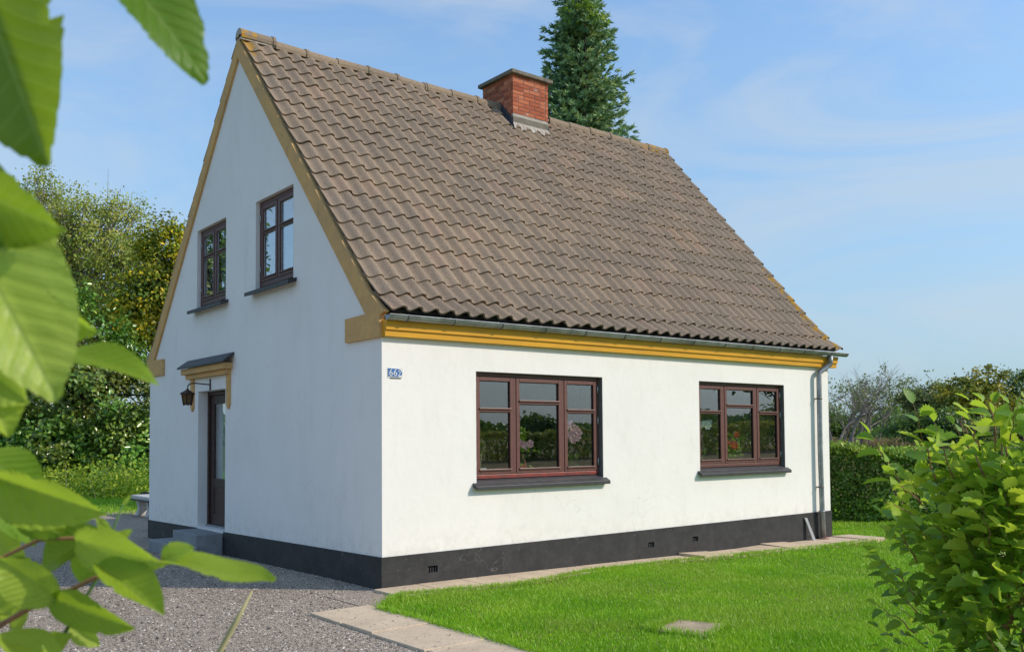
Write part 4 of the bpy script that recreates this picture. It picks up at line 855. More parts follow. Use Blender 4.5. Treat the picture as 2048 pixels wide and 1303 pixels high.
# trees on the left behind the back lawn
tree('holly_tree', 'broad glossy dark green holly behind the back lawn', foot(160, 33), 5.5, [lobe(60, 800, 33, 3.0, 2.3), lobe(215, 800, 32.5, 3.0, 2.3), lobe(150, 690, 33.5, 2.6, 2.2), lobe(-80, 810, 33, 2.6, 2.4), lobe(330, 830, 32.5, 2.6, 2.0), lobe(140, 880, 32, 3.2, 1.3), lobe(20, 890, 32, 2.4, 1.2), lobe(280, 885, 31.5, 2.0, 1.2)], 560, 95, 0.30, 0.105, 'leaf_holly', 'bark', trunk_r=0.22, shell=0.62, limbs=50)
tree('birch_tree', 'tall airy birch with yellowing leaves above the holly', foot(115, 38), 11.0, [lobe(110, 470, 38, 2.0, 2.3), lobe(190, 440, 38, 1.9, 1.5), lobe(60, 590, 38, 2.0, 1.7), lobe(215, 540, 38, 2.4, 1.5), lobe(85, 380, 38, 0.9, 1.0), lobe(245, 415, 38, 0.9, 0.8), lobe(140, 620, 37, 2.8, 1.2), lobe(270, 490, 38, 1.0, 1.2)], 430, 70, 0.30, 0.075, 'leaf_birch', 'bark_pale', trunk_r=0.20, lean=(0.4, -0.3), up=0.0, shell=0.3, limbs=220, elong=1.5)
tree('maple_tree', 'bright yellow and green maple beside the gable edge', foot(330, 35), 7.5, [lobe(330, 520, 35, 1.0, 1.6), lobe(310, 600, 35, 1.5, 1.6), lobe(360, 640, 35, 1.7, 2.0), lobe(330, 470, 35, 0.5, 0.9), lobe(270, 640, 34.5, 1.1, 1.0)], 230, 85, 0.30, 0.10, 'leaf_yellow', 'bark', trunk_r=0.15, shell=0.5, limbs=40)
# seen only mirrored in the left gable window
tree('walnut_tree', 'large leafy tree left of the drive, mirrored in the gable window', (-6.3, 22.8, -0.1), 8.0, [((-6.3, 22.8, 7.4), (1.6, 1.9, 2.8)), ((-5.9, 22.2, 5.4), (1.5, 1.6, 1.8))], 110, 60, 0.36, 0.14, 'leaf_holly', 'bark', limbs=30)
# weeds at the foot of the holly
for i, (px, py, d) in enumerate(((150, 955, 30), (215, 965, 28.5), (265, 968, 28), (90, 965, 29.5))):
    p = at(px, py, d); p.z = gz(p.x, p.y); t = thing('weed_clump', ['tall yellow-green weeds under the holly, left of the stone bench', 'low yellow-green weeds in the middle of the holly foot', 'yellow-green weeds close to the house corner', 'weeds half hidden behind the foreground leaves'][i], 'weeds', p, 'weeds along the back lawn')
    n = 1500; Pn = v3(p) + rng.normal(0, 1, (n, 3)) * np.array([0.85, 0.5, 0.30]) + np.array([0, 0, 0.35]); Pn[:, 2] = np.abs(Pn[:, 2] - p.z) + p.z
    link('foliage', crown_mesh('foliage', Pn, 0.075, up=0.5), MAT['leaf_weed'], t)
    for _ in range(8):
        q = p + Vector((random.gauss(0, 0.7), random.gauss(0, 0.4), 0)); MB().tube([q, q + Vector((random.gauss(0, 0.1), random.gauss(0, 0.1), random.uniform(0.5, 1.0)))], [0.012, 0.004], 4).build('stem', MAT['straw'], t)

# ------------------------------------------------------------------ spruce behind the roof
sp_top = at(1155, -34, 24); sx_, sy_ = sp_top.x, sp_top.y
spr = thing('spruce_tree', 'tall blue-green spruce rising behind the chimney', 'tree', (sx_, sy_, -0.1))
b = MB(); TOPZ = sp_top.z; b.tube([(sx_, sy_, -0.2), (sx_ + 0.05, sy_, TOPZ * 0.5), (sx_, sy_, TOPZ - 0.3)], [0.28, 0.17, 0.03], 9)
shoots = []; zz = 2.2
while zz < TOPZ - 0.2:
    fr_ = (TOPZ - zz) / TOPZ; Lb = 0.36 + 3.2 * fr_
    nb = 7 if fr_ > 0.05 else 5; a0 = random.uniform(0, 6.28)
    for i in range(nb):
        a = a0 + 2 * math.pi * i / nb + random.gauss(0, 0.15); l = Lb * random.choice((0.5, 0.72, 0.85, 1.0, 1.1, 1.28)) * random.uniform(0.9, 1.08); d = Vector((math.cos(a), math.sin(a), 0)); s_ = Vector((-d.y, d.x, 0))
        P0 = Vector((sx_, sy_, zz)); pts = [P0 + d * (l * t) + Vector((0, 0, -0.30 * l * t + 0.32 * l * t * t * t)) for t in (0, 0.25, 0.5, 0.75, 1.0)]
        b.tube(pts, [0.035 * fr_ + 0.012, 0.025 * fr_ + 0.01, 0.02 * fr_ + 0.008, 0.012, 0.006], 5)
        k = max(3, int(l / 0.13))
        for j in range(k):
            t = (j + 0.6) / k; q = P0 + d * (l * t) + Vector((0, 0, -0.30 * l * t + 0.32 * l * t ** 3))
            if zz > 4.5 or j % 3 == 0:
                for sd in (-1, 1):
                    sl = (0.12 + 0.34 * l * (1 - t) ** 0.8 * 0.6) * random.uniform(0.7, 1.25)
                    m = max(1, int(sl / 0.12))
                    for u in range(m):
                        tt = (u + 1) / m; e = q + s_ * (sd * sl * tt) + d * (sl * 0.55 * tt) + Vector((0, 0, -0.16 * sl * tt + random.gauss(0, 0.03)))
                        dr = (s_ * sd + d * random.uniform(0.5, 1.1) + Vector((0, 0, random.uniform(-0.15, 0.35)))).normalized(); shoots.append((e, dr, random.uniform(0.16, 0.27)))
            shoots.append((q, (d + Vector((0, 0, random.uniform(-0.1, 0.6)))).normalized(), random.uniform(0.18, 0.28)))
        shoots.append((pts[-1], (d + Vector((0, 0, 0.35))).normalized(), 0.25))
    zz += random.uniform(0.17, 0.27) * (0.75 + 0.5 * fr_)
for i in range(6): shoots.append((Vector((sx_, sy_, TOPZ - 0.5 + i * 0.12)), Vector((random.gauss(0, 0.3), random.gauss(0, 0.3), 1)).normalized(), 0.25))
b.build('trunk', MAT['bark'], spr, True)
# each shoot: eight thin needles fanned round its axis
S = np.array([v3(s[0]) for s in shoots]); D = np.array([v3(s[1]) for s in shoots]); Ls = np.array([s[2] for s in shoots]); n = len(S)
rr = np.clip(rng.normal(0.42, 0.2, n), 0, 1); ax1 = unit(np.cross(D, rng.normal(0, 1, (n, 3)))); ax2 = np.cross(D, ax1); VV, FF, RR = [], [], []; off = 0
for j in range(9):
    a = 2 * math.pi * j / 9 + 0.4 * (j % 2); rad = ax1 * math.cos(a) + ax2 * math.sin(a); st_ = S + D * (Ls * (0.62 * (j % 3) / 3))[:, None]
    tip = st_ + (D * 0.75 + rad * 0.62) * (Ls * 0.60)[:, None]; wv = np.cross(D, rad) * (Ls * 0.13)[:, None]
    VV.append(np.stack([st_ - wv, st_ + wv, tip], 1).reshape(-1, 3)); k = np.arange(n) * 3 + off; FF.append(np.stack([k, k + 1, k + 2], -1)); RR.append(np.clip(rr + 0.12 * rng.normal(0, 1, n), 0, 1)); off += n * 3
link('needles', np_mesh('needles', np.concatenate(VV), np.concatenate(FF), np.concatenate(RR)), MAT['needle'], spr)
# a climbing shoot of broad leaves near the top of the spruce
C = np.concatenate([v3(at(1178, 15, 23.2)) + rng.normal(0, 1, (90, 3)) * 0.22, v3(at(1192, 38, 23.2)) + rng.normal(0, 1, (60, 3)) * 0.13, v3(at(1150, 25, 23.2)) + rng.normal(0, 1, (40, 3)) * 0.15])
t = thing('climber', 'bright green climber in the top of the spruce', 'climber', (sx_ - 0.3, sy_ - 0.3, 0))
link('foliage', crown_mesh('foliage', C, 0.095, up=0.3), MAT['leaf_hedge'], t); MB().tube(branch_path((sx_ - 0.3, sy_ - 0.3, 0), at(1170, 25, 23.3), 0, 8, 0.01), 0.02, 5).build('stem', MAT['bark'], t, True)

# ------------------------------------------------------------------ hedge, field trees, far wood
def hedge(name, label, a, b_, h, th, n, size, mat, group=None):
    a, b_ = Vector((*a, 0)), Vector((*b_, 0)); d = (b_ - a); L_ = d.length; d.normalize(); s_ = Vector((-d.y, d.x, 0))
    t = thing(name, label, 'hedge', Vector(((a.x + b_.x) / 2, (a.y + b_.y) / 2, 0)), group)
    u = rng.uniform(0, L_, n); w = rng.uniform(-1, 1, n); v = rng.random(n)
    w = np.sign(w) * np.abs(w) ** 0.45; bulge = 1 - 0.35 * v ** 4 + 0.10 * np.sin(u * 2.3 + 3 * v) + 0.05 * np.sin(u * 6.1 + v * 9); topn = h * (1 + 0.05 * np.sin(u * 1.1) + 0.035 * np.sin(u * 3.7 + 1) + 0.02 * np.sin(u * 9))
    X = np.stack([a.x + d.x * u + s_.x * w * th / 2 * bulge, a.y + d.y * u + s_.y * w * th / 2 * bulge, 0 * u], -1)
    tp = rng.random(n) < 0.3; v = np.where(tp, 1 - 0.12 * rng.random(n) ** 2, v); X[:, 2] = gz_np(X[:, 0], X[:, 1]) + 0.04 + v * topn + np.where(tp, np.abs(rng.normal(0, 0.05, n)), 0)
    outw = np.stack([s_.x * w, s_.y * w, v - 0.4], -1)
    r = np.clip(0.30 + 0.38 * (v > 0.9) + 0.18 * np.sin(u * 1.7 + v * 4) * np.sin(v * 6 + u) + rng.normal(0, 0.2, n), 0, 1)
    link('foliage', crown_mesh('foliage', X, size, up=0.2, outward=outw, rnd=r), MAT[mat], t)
    b = MB(); k = int(L_ / 0.35)
    for i in range(k):
        p = a + d * (i + 0.5) * L_ / k + s_ * random.gauss(0, th * 0.15); p.z = gz(p.x, p.y) - 0.05
        b.tube(branch_path(p, p + Vector((random.gauss(0, 0.15), random.gauss(0, 0.15), h * 0.85)), 0, 4, 0.05), [0.025, 0.02, 0.016, 0.01, 0.006], 5)
    b.build('stem', MAT['bark'], t, True); return t
hedge('clipped_hedge', 'clipped green hedge behind the right end of the house', (9.9, 3.2), (17.2, -3.4), 1.31, 0.9, 52000, 0.05, 'leaf_hedge')

def bare_tree(name, label, base, h, lean, group, seed, leafy=0.3):
    random.seed(seed); t = thing(name, label, 'tree', base, group); b = MB(); ends = []
    def grow(p, d, l, r, lvl):
        n = 5; pts = [Vector(p)]; q = Vector(p)
        for i in range(n):
            d = (d + Vector((random.gauss(0, 0.16) + lean[0] * 0.06, random.gauss(0, 0.16) + lean[1] * 0.06, random.gauss(0.03, 0.08)))).normalized(); q = q + d * (l / n); pts.append(Vector(q))
        b.tube(pts, [r * (1 - 0.6 * i / n) for i in range(n + 1)], 6 if lvl == 0 else 4, cap=False)
        if lvl < 3:
            for i in range(random.randint(3, 5) if lvl else random.randint(5, 7)):
                j = random.randint(2, n); dd = (d + Vector((random.gauss(0, 0.75), random.gauss(0, 0.75), random.gauss(0.25, 0.35)))).normalized(); grow(pts[j], dd, l * random.uniform(0.42, 0.72), r * 0.5 * (1 - 0.06 * j), lvl + 1)
        if lvl >= 2: ends.append(pts[-1])
    grow(Vector(base) - Vector((0, 0, 0.1)), Vector((lean[0] * 0.25, lean[1] * 0.25, 1)).normalized(), h * 0.62, h * 0.021, 0)
    b.build('trunk', MAT['bark_pale'], t, True)
    if leafy > 0 and ends:
        E_ = np.array([v3(e) for e in ends]); E_ = E_[rng.random(len(E_)) < leafy]; C = np.repeat(E_, 14, 0) + rng.normal(0, 0.18, (len(E_) * 14, 3)); link('crown', crown_mesh('crown', C, 0.10, up=0.1), MAT['leaf_olive'], t)
    return t
bl = [(1664, 58, 4.6, 0.30), (1680, 62, 5.0, 0.26), (1694, 57, 4.8, 0.2), (1708, 63, 5.2, 0.12), (1722, 59, 5.0, 0.05), (1738, 61, 5.2, 0.02), (1752, 66, 5.0, 0.0), (1815, 58, 4.2, 0.1), (1652, 60, 4.4, 0.4), (1672, 54, 4.4, 0.15), (1688, 65, 5.2, 0.12), (1702, 55, 4.5, 0.06), (1730, 64, 5.3, 0.0), (1716, 56, 4.6, 0.04)]
bn = ['leafy wind-bent tree closest to the downpipe', 'second wind-bent tree right of the downpipe', 'wind-bent tree above the left end of the hedge', 'half-bare pale tree among the wind-bent row', 'nearly bare pale tree in the middle of the field edge', 'bare leaning tree left of the gap in the field edge', 'bare thin tree at the gap in the field edge', 'bare tree in front of the green field trees', 'wind-bent tree partly hidden by the house', 'short wind-bent tree in front beside the downpipe', 'tall thin tree behind the wind-bent row near the house', 'short pale-stemmed tree in the front of the wind-bent row', 'tall bare tree at the back of the field edge', 'short half-bare tree in the middle of the wind-bent row']
for i, (px, d, h_, lf) in enumerate(bl): bare_tree('windswept_tree', bn[i], foot(px, d), h_, (0.55, -0.45), 'wind-bent trees at the field edge', 40 + i, lf)
random.seed(99)
tree('field_tree', 'yellow-green maple, tallest of the trees beyond the field', foot(1945, 52), 3.0, [lobe(1940, 800, 52, 1.9, 1.5), lobe(1975, 770, 52, 1.3, 1.0), lobe(1905, 815, 52, 1.3, 0.9), lobe(1990, 820, 51.5, 1.6, 1.0)], 170, 55, 0.26, 0.13, 'leaf_maple', 'bark', 'trees beyond the field', 0.16)
tree('field_tree', 'grey-green willow just left of the yellow-green maple', foot(1850, 56), 2.4, [lobe(1815, 790, 56, 0.7, 1.2), lobe(1860, 800, 56, 1.4, 1.1), lobe(1890, 800, 56, 1.2, 1.1)], 120, 55, 0.24, 0.11, 'leaf_olive', 'bark', 'trees beyond the field', 0.15)
tree('field_tree', 'dark green tree right of the yellow-green maple', foot(2040, 54), 2.6, [lobe(2040, 790, 54, 1.4, 1.5), lobe(2075, 810, 54, 1.6, 1.4), lobe(2010, 840, 53, 1.2, 0.8)], 130, 55, 0.25, 0.12, 'leaf_dark', 'bark', 'trees beyond the field', 0.15)
tree('field_tree', 'low dark thicket under the grey-green willow', foot(1860, 50), 1.3, [lobe(1810, 858, 50, 1.1, 0.7), lobe(1865, 850, 50, 1.5, 0.9), lobe(1930, 862, 49, 1.6, 0.7)], 110, 60, 0.30, 0.12, 'leaf_dark', 'bark', 'trees beyond the field', 0.10)
tree('field_tree', 'dark leafy tree behind the wind-bent row', foot(1680, 72), 1.8, [lobe(1672, 845, 72, 1.3, 1.0), lobe(1730, 872, 72, 2.2, 0.5), lobe(1640, 845, 72, 1.6, 1.0)], 80, 50, 0.40, 0.16, 'leaf_dark', 'bark', 'trees beyond the field', 0.12)
# a wood far off all round: reads as one mass
n = 60000; ang = rng.uniform(0, 2 * np.pi, n); rad = rng.uniform(230, 300, n); hh = 5.5 + 1.6 * np.sin(ang * 17) + 1.1 * np.sin(ang * 43 + 1) + 0.8 * np.sin(ang * 101 + 2)
C = np.stack([np.cos(ang) * rad, np.sin(ang) * rad, np.where(np.cos(ang) > 0.1, 1.1, 0.0) + hh * rng.random(n) ** 0.7], -1)
props(link('far_wood', crown_mesh('far_wood', C, 1.5, up=0.2, elong=1.2), MAT['leaf_dark']), kind='stuff')

# front-right garden edge: what the front windows mirror
hedge('field_hedge', 'long loose hedge across the road from the lawn, mirrored in the front windows', (18, -44), (66, -10), 1.6, 1.6, 18000, 0.16, 'leaf_birch')
tree('garden_tree', 'overhanging dark tree mirrored in the right front window', (30.5, -15.5, gz(30.5, -15.5)), 4.4, [((27.5, -14.6, 5.2), (3.2, 2.6, 1.4)), ((23.6, -13.4, 4.4), (1.8, 1.5, 0.9)), ((26.2, -13.6, 4.5), (1.6, 1.6, 0.9))], 130, 45, 0.36, 0.17, 'leaf_dark', 'bark', 'trees round the front garden', 0.18, limbs=40, shell=0.4)
for i, (x, y, s_, mt) in enumerate(((33, -37, 0.62, 'leaf_dark'), (46, -27, 0.66, 'leaf_olive'), (60, -22, 0.8, 'leaf_maple'), (24, -40, 0.6, 'leaf_olive'), (52, -45, 0.9, 'leaf_dark'), (70, -38, 1.0, 'leaf_dark'))):
    tree('garden_tree', ['small dark tree beyond the loose front hedge', 'low grey-green tree beyond the loose front hedge', 'yellow-green tree far right of the lawn', 'grey-green tree beyond the lower lawn', 'dark tree far beyond the front garden', 'farthest dark tree beyond the front garden'][i], (x, y, gz(x, y)), 2.6 * s_, [((x, y, gz(x, y) + 3.0 * s_), (2.4 * s_, 2.4 * s_, 1.3 * s_)), ((x - 1.5 * s_, y + 1 * s_, gz(x, y) + 2.4 * s_), (1.6 * s_, 1.6 * s_, 1.0 * s_))], 60, 40, 0.32, 0.2, mt, 'bark', 'trees round the front garden', 0.12, limbs=20)

# ------------------------------------------------------------------ broad leaves
def leaf_geo(nx, ny, fold=0.18, droop=0.15, serr=0.03, corr=0.010, obov=0.85, teeth=9):
    V, UV, F = [], [], []
    for i in range(nx + 1):
        x = i / nx; hw = (math.sin(math.pi * min(1, x) ** obov) ** 0.72) * 0.5 if 0 < x < 1 else 0.004
        if x > 0.86: hw *= 1.0 - 0.25 * ((x - 0.86) / 0.14)
        for j in range(-ny, ny + 1):
            f = j / ny; y = hw * f
            if abs(j) == ny and 0 < i < nx: y *= 1 + serr * 2 * ((i % 2) * 2 - 1) * 0.5; 
            xx = x + (0.02 if abs(j) == ny and i % 2 else 0)
            V.append((xx, y, fold * abs(y) - droop * x * x + corr * math.sin((x - 0.62 * abs(y)) * 2 * math.pi * teeth))); UV.append((x, 0.5 + y))
    m = 2 * ny + 1
    for i in range(nx):
        for j in range(m - 1): a = i * m + j; F.append((a, a + m, a + m + 1, a + 1))
    return np.array(V), np.array(F), np.array(UV)
def frame(base, axis, nrm, L_, w):
    a = Vector(axis).normalized(); n = Vector(nrm); n = (n - a * n.dot(a)).normalized(); s = n.cross(a)
    return Matrix(((a.x * L_, s.x * w, n.x * L_, base[0]), (a.y * L_, s.y * w, n.y * L_, base[1]), (a.z * L_, s.z * w, n.z * L_, base[2]), (0, 0, 0, 1)))

# ------------------------------------------------------------------ hazel bush on the right
RH = Vector((RT.x, RT.y, 0)).normalized(); FH = Vector((FW.x, FW.y, 0)).normalized()
cb = at(2075, 900, 5.45); cb = Vector((cb.x, cb.y, gz(cb.x, cb.y)))
hz_b = thing('hazel_bush', 'big leafy hazel bush at the right edge of the lawn', 'bush', cb)
def bush_top(q): return 1.48 + 0.42 * smooth01((q + 0.80) / 0.75)
random.seed(5)
b = MB(); tw = []       # twigs: list of point lists
for i in range(26):
    a = random.uniform(0, 6.28); p = cb + Vector((random.gauss(0, 0.16), random.gauss(0, 0.16), -0.05)); q = random.uniform(-0.72, 0.8); e = random.uniform(-0.6, 0.6)
    top = cb + RH * q + FH * e + Vector((0, 0, bush_top(q) * random.uniform(0.82, 0.98))); pts = branch_path(p, top, 0.05, 8, 0.05); b.tube(pts, [0.017 - 0.0016 * j for j in range(9)], 6)
b.build('stem', MAT['twig'], hz_b, True)
leaves = []            # (matrix, size, rnd, weight)
bt = MB()
def leafy_twig(p, q, n, L_, w=0.72, rn=0.5, droop=0.35, rad=0.0026):
    p, q = Vector(p), Vector(q); pts = branch_path(p, q, 0.04, 6, 0.05); bt.tube(pts, [rad * (1.2 - 0.13 * i) for i in range(7)], 5); ax = (q - p).normalized()
    side = ax.cross(Vector((0, 0, 1))); side = side.normalized() if side.length > 0.05 else RH
    for i in range(n):
        t = (i + 0.8) / n; k = min(5, int(t * 6)); c = pts[k].lerp(pts[k + 1], t * 6 - k) if t < 1 else pts[-1]
        sgn = 1 if i % 2 else -1; l = L_ * random.uniform(0.7, 1.2) * (0.75 + 0.35 * math.sin(math.pi * min(1, t * 0.9)))
        d = (side * sgn * random.uniform(0.5, 1.0) + ax * random.uniform(0.3, 0.9) + Vector((random.gauss(0, 0.3), random.gauss(0, 0.3), random.gauss(-droop, 0.3))))
        if i == n - 1: d = ax + Vector((random.gauss(0, 0.3), random.gauss(0, 0.3), -0.2))
        d.normalize(); nn = Vector((random.gauss(0, 0.45), random.gauss(0, 0.45), 0.9)) - FH * 0.30 + RH * 0.5
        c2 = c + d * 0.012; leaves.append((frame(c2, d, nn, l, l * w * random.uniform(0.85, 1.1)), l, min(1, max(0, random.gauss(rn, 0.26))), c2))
for i in range(480):
    q = random.uniform(-0.80, 0.85); e = random.uniform(-0.8, 0.6); 
    if random.random() < 0.55: e = random.uniform(-0.85, -0.25)
    if random.random() < 0.25: q = random.uniform(-0.85, -0.5)
    zt = bush_top(q) * (1 - 0.10 * abs(e)); zf = random.random() ** 0.65
    if abs(q) > 0.6 and e > 0.3 and random.random() < 0.5: continue
    z = 0.10 + zf * (zt - 0.28); shrink = 0.90 + 0.10 * math.sin(zf * 3.0)
    p = cb + RH * q * 0.82 * shrink + FH * e * 0.82 + Vector((0, 0, z)); out = (RH * q * 0.9 + FH * e * 0.9).normalized() * 0.7 + Vector((0, 0, 0.25 + 0.9 * zf)); ln = random.uniform(0.12, 0.28)
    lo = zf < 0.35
    leafy_twig(p, p + out.normalized() * ln, 4 if lo else random.choice((5, 6)), 0.080 if lo else 0.112, rn=0.18 if lo else 0.25 + 0.50 * zf)  # tone rises with height: sun on the bush top put into leaf colour
for a_, b__, d_, n_, l_ in (((1812, 985), (1738, 868), 4.9, 7, 0.098), ((1872, 960), (1826, 806), 5.0, 8, 0.115), ((1905, 950), (1868, 842), 4.95, 5, 0.115), ((1990, 900), (1988, 806), 5.2, 6, 0.11), ((1960, 900), (1935, 825), 5.0, 5, 0.11), ((1845, 1010), (1768, 945), 4.9, 5, 0.115), ((1840, 1040), (1765, 1000), 4.9, 4, 0.10), ((2020, 880), (2035, 810), 5.1, 5, 0.11), ((1830, 1190), (1762, 1120), 4.95, 7, 0.065), ((1840, 1230), (1772, 1165), 4.9, 6, 0.075), ((1830, 1265), (1755, 1210), 4.9, 5, 0.075), ((1835, 1125), (1800, 1062), 5.0, 6, 0.06)):
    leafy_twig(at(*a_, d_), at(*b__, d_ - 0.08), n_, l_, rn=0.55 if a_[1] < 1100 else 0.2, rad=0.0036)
bt.build('twigs', MAT['twig'], hz_b, True); bpy.data.objects['twigs']['kind'] = 'stuff'
LG = [leaf_geo(12, 1, f, dr, 0.13, 0.0, ob) for f, dr, ob in ((0.22, 0.16, 0.85), (0.45, 0.34, 0.9), (0.10, 0.40, 0.8), (0.60, 0.08, 0.95))]
LM = []
for gi in range(4):
    for r in (0.1, 0.3, 0.5, 0.7, 0.95):
        V, F, UV = LG[gi]; me = np_mesh('leaf', V, F, np.full(len(F), r), True, UV); me.materials.append(MAT['leaf_shrub']); LM.append((gi, r, me))
def vis(l):
    c = l[3] - EYE; d = c.dot(FW); px = 1024 + 1855 * c.dot(RT) / d; py = 801 - 1855 * c.dot(UP) / d; inside = -20 < px < 2060 and 0 < py < 1310
    return (l[1] / d if inside else 0) - 0.02 * max(0, d - 4.9)
order = sorted(range(len(leaves)), key=lambda i: -vis(leaves[i])); VV, FF, RR, UU = [], [], [], []; off = 0
for rank, i in enumerate(order):
    M, l, r, c = leaves[i]; gi = i % 4
    if rank < 300:
        k = min((x for x in LM if x[0] == gi), key=lambda x: abs(x[1] - r)); o = bpy.data.objects.new('leaf', k[2]); COL.objects.link(o); o.parent = hz_b; o.matrix_parent_inverse = Matrix.Translation(-hz_b.location); o.matrix_basis = M
    else:
        V, F, UV = LG[gi]; Mn = np.array(M); VV.append(V @ Mn[:3, :3].T + Mn[:3, 3]); FF.append(F + off); RR.append(np.full(len(F), r)); UU.append(UV); off += len(V)
props(link('inner_leaves', np_mesh('inner_leaves', np.concatenate(VV), np.concatenate(FF), np.concatenate(RR), True, np.concatenate(UU)), MAT['leaf_shrub'], hz_b), kind='stuff')

# ------------------------------------------------------------------ elm branch close to the camera, left
fb = at(-420, 1000, 1.0); fb = Vector((fb.x, fb.y, 0))
elm = thing('elm_bush', 'elm bush in the left foreground with large toothed leaves', 'bush', fb)
def big_leaf(base, tip, w, roll=0, rn=0.5, name='leaf'):
    V, F, UV = leaf_geo(44, 5, random.uniform(0.12, 0.4), random.uniform(0.0, 0.22), 0.0, 0.0028, random.uniform(0.78, 0.92), random.choice((9, 10, 11)))
    # uneven double teeth, wavy margin, one side a little wider, a nibble out of the edge
    m = 11; ph, ph2 = random.uniform(0, 6), random.uniform(0, 6); nib = random.randint(12, 36); ns = random.choice((0, 10)); tooth = [random.uniform(0.0, 0.10) * (1 if i % 4 == 0 else 0.45 if i % 2 == 0 else -0.25) for i in range(45)]
    for i in range(1, 44):
        x = i / 44
        for j in range(m):
            f = abs(j - 5) / 5; V[i * m + j, 1] *= (1.06 if j > 5 else 0.95) * (1 + (tooth[i] if j in (0, m - 1) else 0)); V[i * m + j, 2] += 0.035 * f * f * math.sin(7 * x + ph + (1.3 if j > 5 else 0)) + 0.03 * math.sin(3.1 * x + ph2) * x
        if abs(i - nib) <= 1: V[i * m + ns, 1] *= 0.86
    ax = (tip - base); L_ = ax.length; view = (EYE - base).normalized(); a = ax.normalized(); n = (view - a * view.dot(a)).normalized(); n = Matrix.Rotation(R(roll), 3, a) @ n
    w *= 0.76 if base.z < 1.55 else 0.94
    me = np_mesh('leaf', V, F, np.full(len(F), rn), True, UV); o = link(name, me, MAT['leaf_near'], elm); o.matrix_basis = frame(base, ax, n, L_, w); return o
# (base px, base depth, tip px, tip depth, width m, roll, tone); darkest tones put leaf shade into the colour
for bp_, bd, tp_, td, w, ro, rn in (
    ((-70, -130), 0.62, (70, 315), 0.60, 0.100, 20, 0.0), ((165, -150), 0.66, (418, 140), 0.66, 0.062, -35, 0.08), ((-150, 330), 0.66, (128, 458), 0.64, 0.075, 40, 0.05),
    ((-90, 430), 0.66, (112, 752), 0.62, 0.090, -15, 0.92), ((20, 560), 0.70, (160, 672), 0.66, 0.060, 45, 0.7), ((120, 700), 0.78, (308, 738), 0.76, 0.034, -50, 0.45), ((-90, 700), 0.74, (40, 800), 0.72, 0.055, 10, 0.95), ((-70, 690), 0.74, (22, 862), 0.72, 0.05, -20, 0.8),
    ((-30, 945), 0.90, (188, 1040), 0.88, 0.060, 38, 0.72), ((-20, 900), 0.92, (60, 1010), 0.9, 0.06, 10, 0.5), ((30, 1030), 0.95, (125, 1068), 0.95, 0.045, 55, 0.15),
    ((150, 1078), 0.92, (320, 1132), 0.88, 0.062, 30, 0.78), ((200, 1060), 0.98, (70, 1130), 0.98, 0.065, 40, 0.12), ((205, 1075), 0.98, (160, 1165), 0.98, 0.055, 15, 0.2), ((118, 1198), 0.92, (-10, 1120), 0.88, 0.062, -25, 0.82), ((195, 1128), 0.90, (326, 1218), 0.86, 0.052, -30, 0.6),
    ((102, 1193), 0.92, (242, 1265), 0.88, 0.050, 35, 0.4), ((318, 1122), 0.92, (552, 1156), 0.90, 0.052, -58, 0.62), ((322, 1122), 0.92, (386, 1092), 0.92, 0.030, -30, 0.85), ((130, 1320), 0.9, (-10, 1262), 0.88, 0.05, 40, 0.7), ((60, 1300), 0.95, (130, 1275), 0.92, 0.04, 20, 0.6),
    ((0, 990), 1.0, (70, 1090), 1.0, 0.07, -30, 0.3), ((-40, 1060), 1.0, (45, 1130), 0.98, 0.06, 25, 0.85), ((-60, 1130), 1.02, (12, 1190), 1.0, 0.05, 0, 0.2)):
    big_leaf(at(*bp_, bd), at(*tp_, td), w, ro, rn)
for bp_, bd, tp_, td, w, ro, rn in (((60, 1215), 0.95, (10, 1255), 0.95, 0.03, 30, 0.8), ((150, 1172), 0.95, (120, 1228), 0.94, 0.028, -20, 0.35), ((200, 1150), 0.96, (262, 1128), 0.95, 0.026, 30, 0.75), ((250, 1142), 0.95, (300, 1168), 0.95, 0.024, -35, 0.5), ((140, 1252), 0.95, (196, 1290), 0.95, 0.028, 10, 0.85), ((115, 1295), 0.96, (60, 1262), 0.95, 0.03, -30, 0.9), ((80, 1080), 0.98, (130, 1040), 0.98, 0.03, 25, 0.65), ((20, 1120), 0.99, (88, 1168), 0.98, 0.036, 15, 0.55), ((215, 1085), 0.96, (262, 1062), 0.96, 0.016, 10, 0.8), ((222, 1062), 0.96, (192, 1034), 0.96, 0.014, -10, 0.85), ((-20, 1210), 0.98, (40, 1238), 0.97, 0.034, -15, 0.7), ((120, 1010), 1.0, (168, 1062), 1.0, 0.03, 40, 0.3)): big_leaf(at(*bp_, bd), at(*tp_, td), w, ro, rn)
for sp_ in (((245, 1010), (262, 990), 0.95), ((205, 1100), (190, 1065), 0.96), ((212, 1090), (238, 1070), 0.96), ((150, 1240), (178, 1248), 0.93), ((135, 1250), (120, 1225), 0.93)): big_leaf(at(*sp_[0], sp_[2]), at(*sp_[1], sp_[2]), 0.006, 20, 0.85)
def twig(pts, r0, r1, mat='twig'):
    P = [at(*p[:2], p[2]) for p in pts]; MB().tube(P, [r0 + (r1 - r0) * i / (len(P) - 1) for i in range(len(P))], 7).build('twig', MAT[mat], elm, True)
root = fb + Vector((0, 0, -0.05))
def stem_to(px, py, d, r=0.009):
    e = at(px, py, d); pts = branch_path(root, e, 0.0, 8, 0.02); MB().tube(pts, [0.016 - (0.016 - r * 0.5) * i / 8 for i in range(9)], 7).build('stem', MAT['twig'], elm, True)
stem_to(-120, 1290, 0.98); stem_to(-160, 960, 0.95); stem_to(-200, 690, 0.8); stem_to(-190, 420, 0.7); stem_to(-130, -150, 0.64)
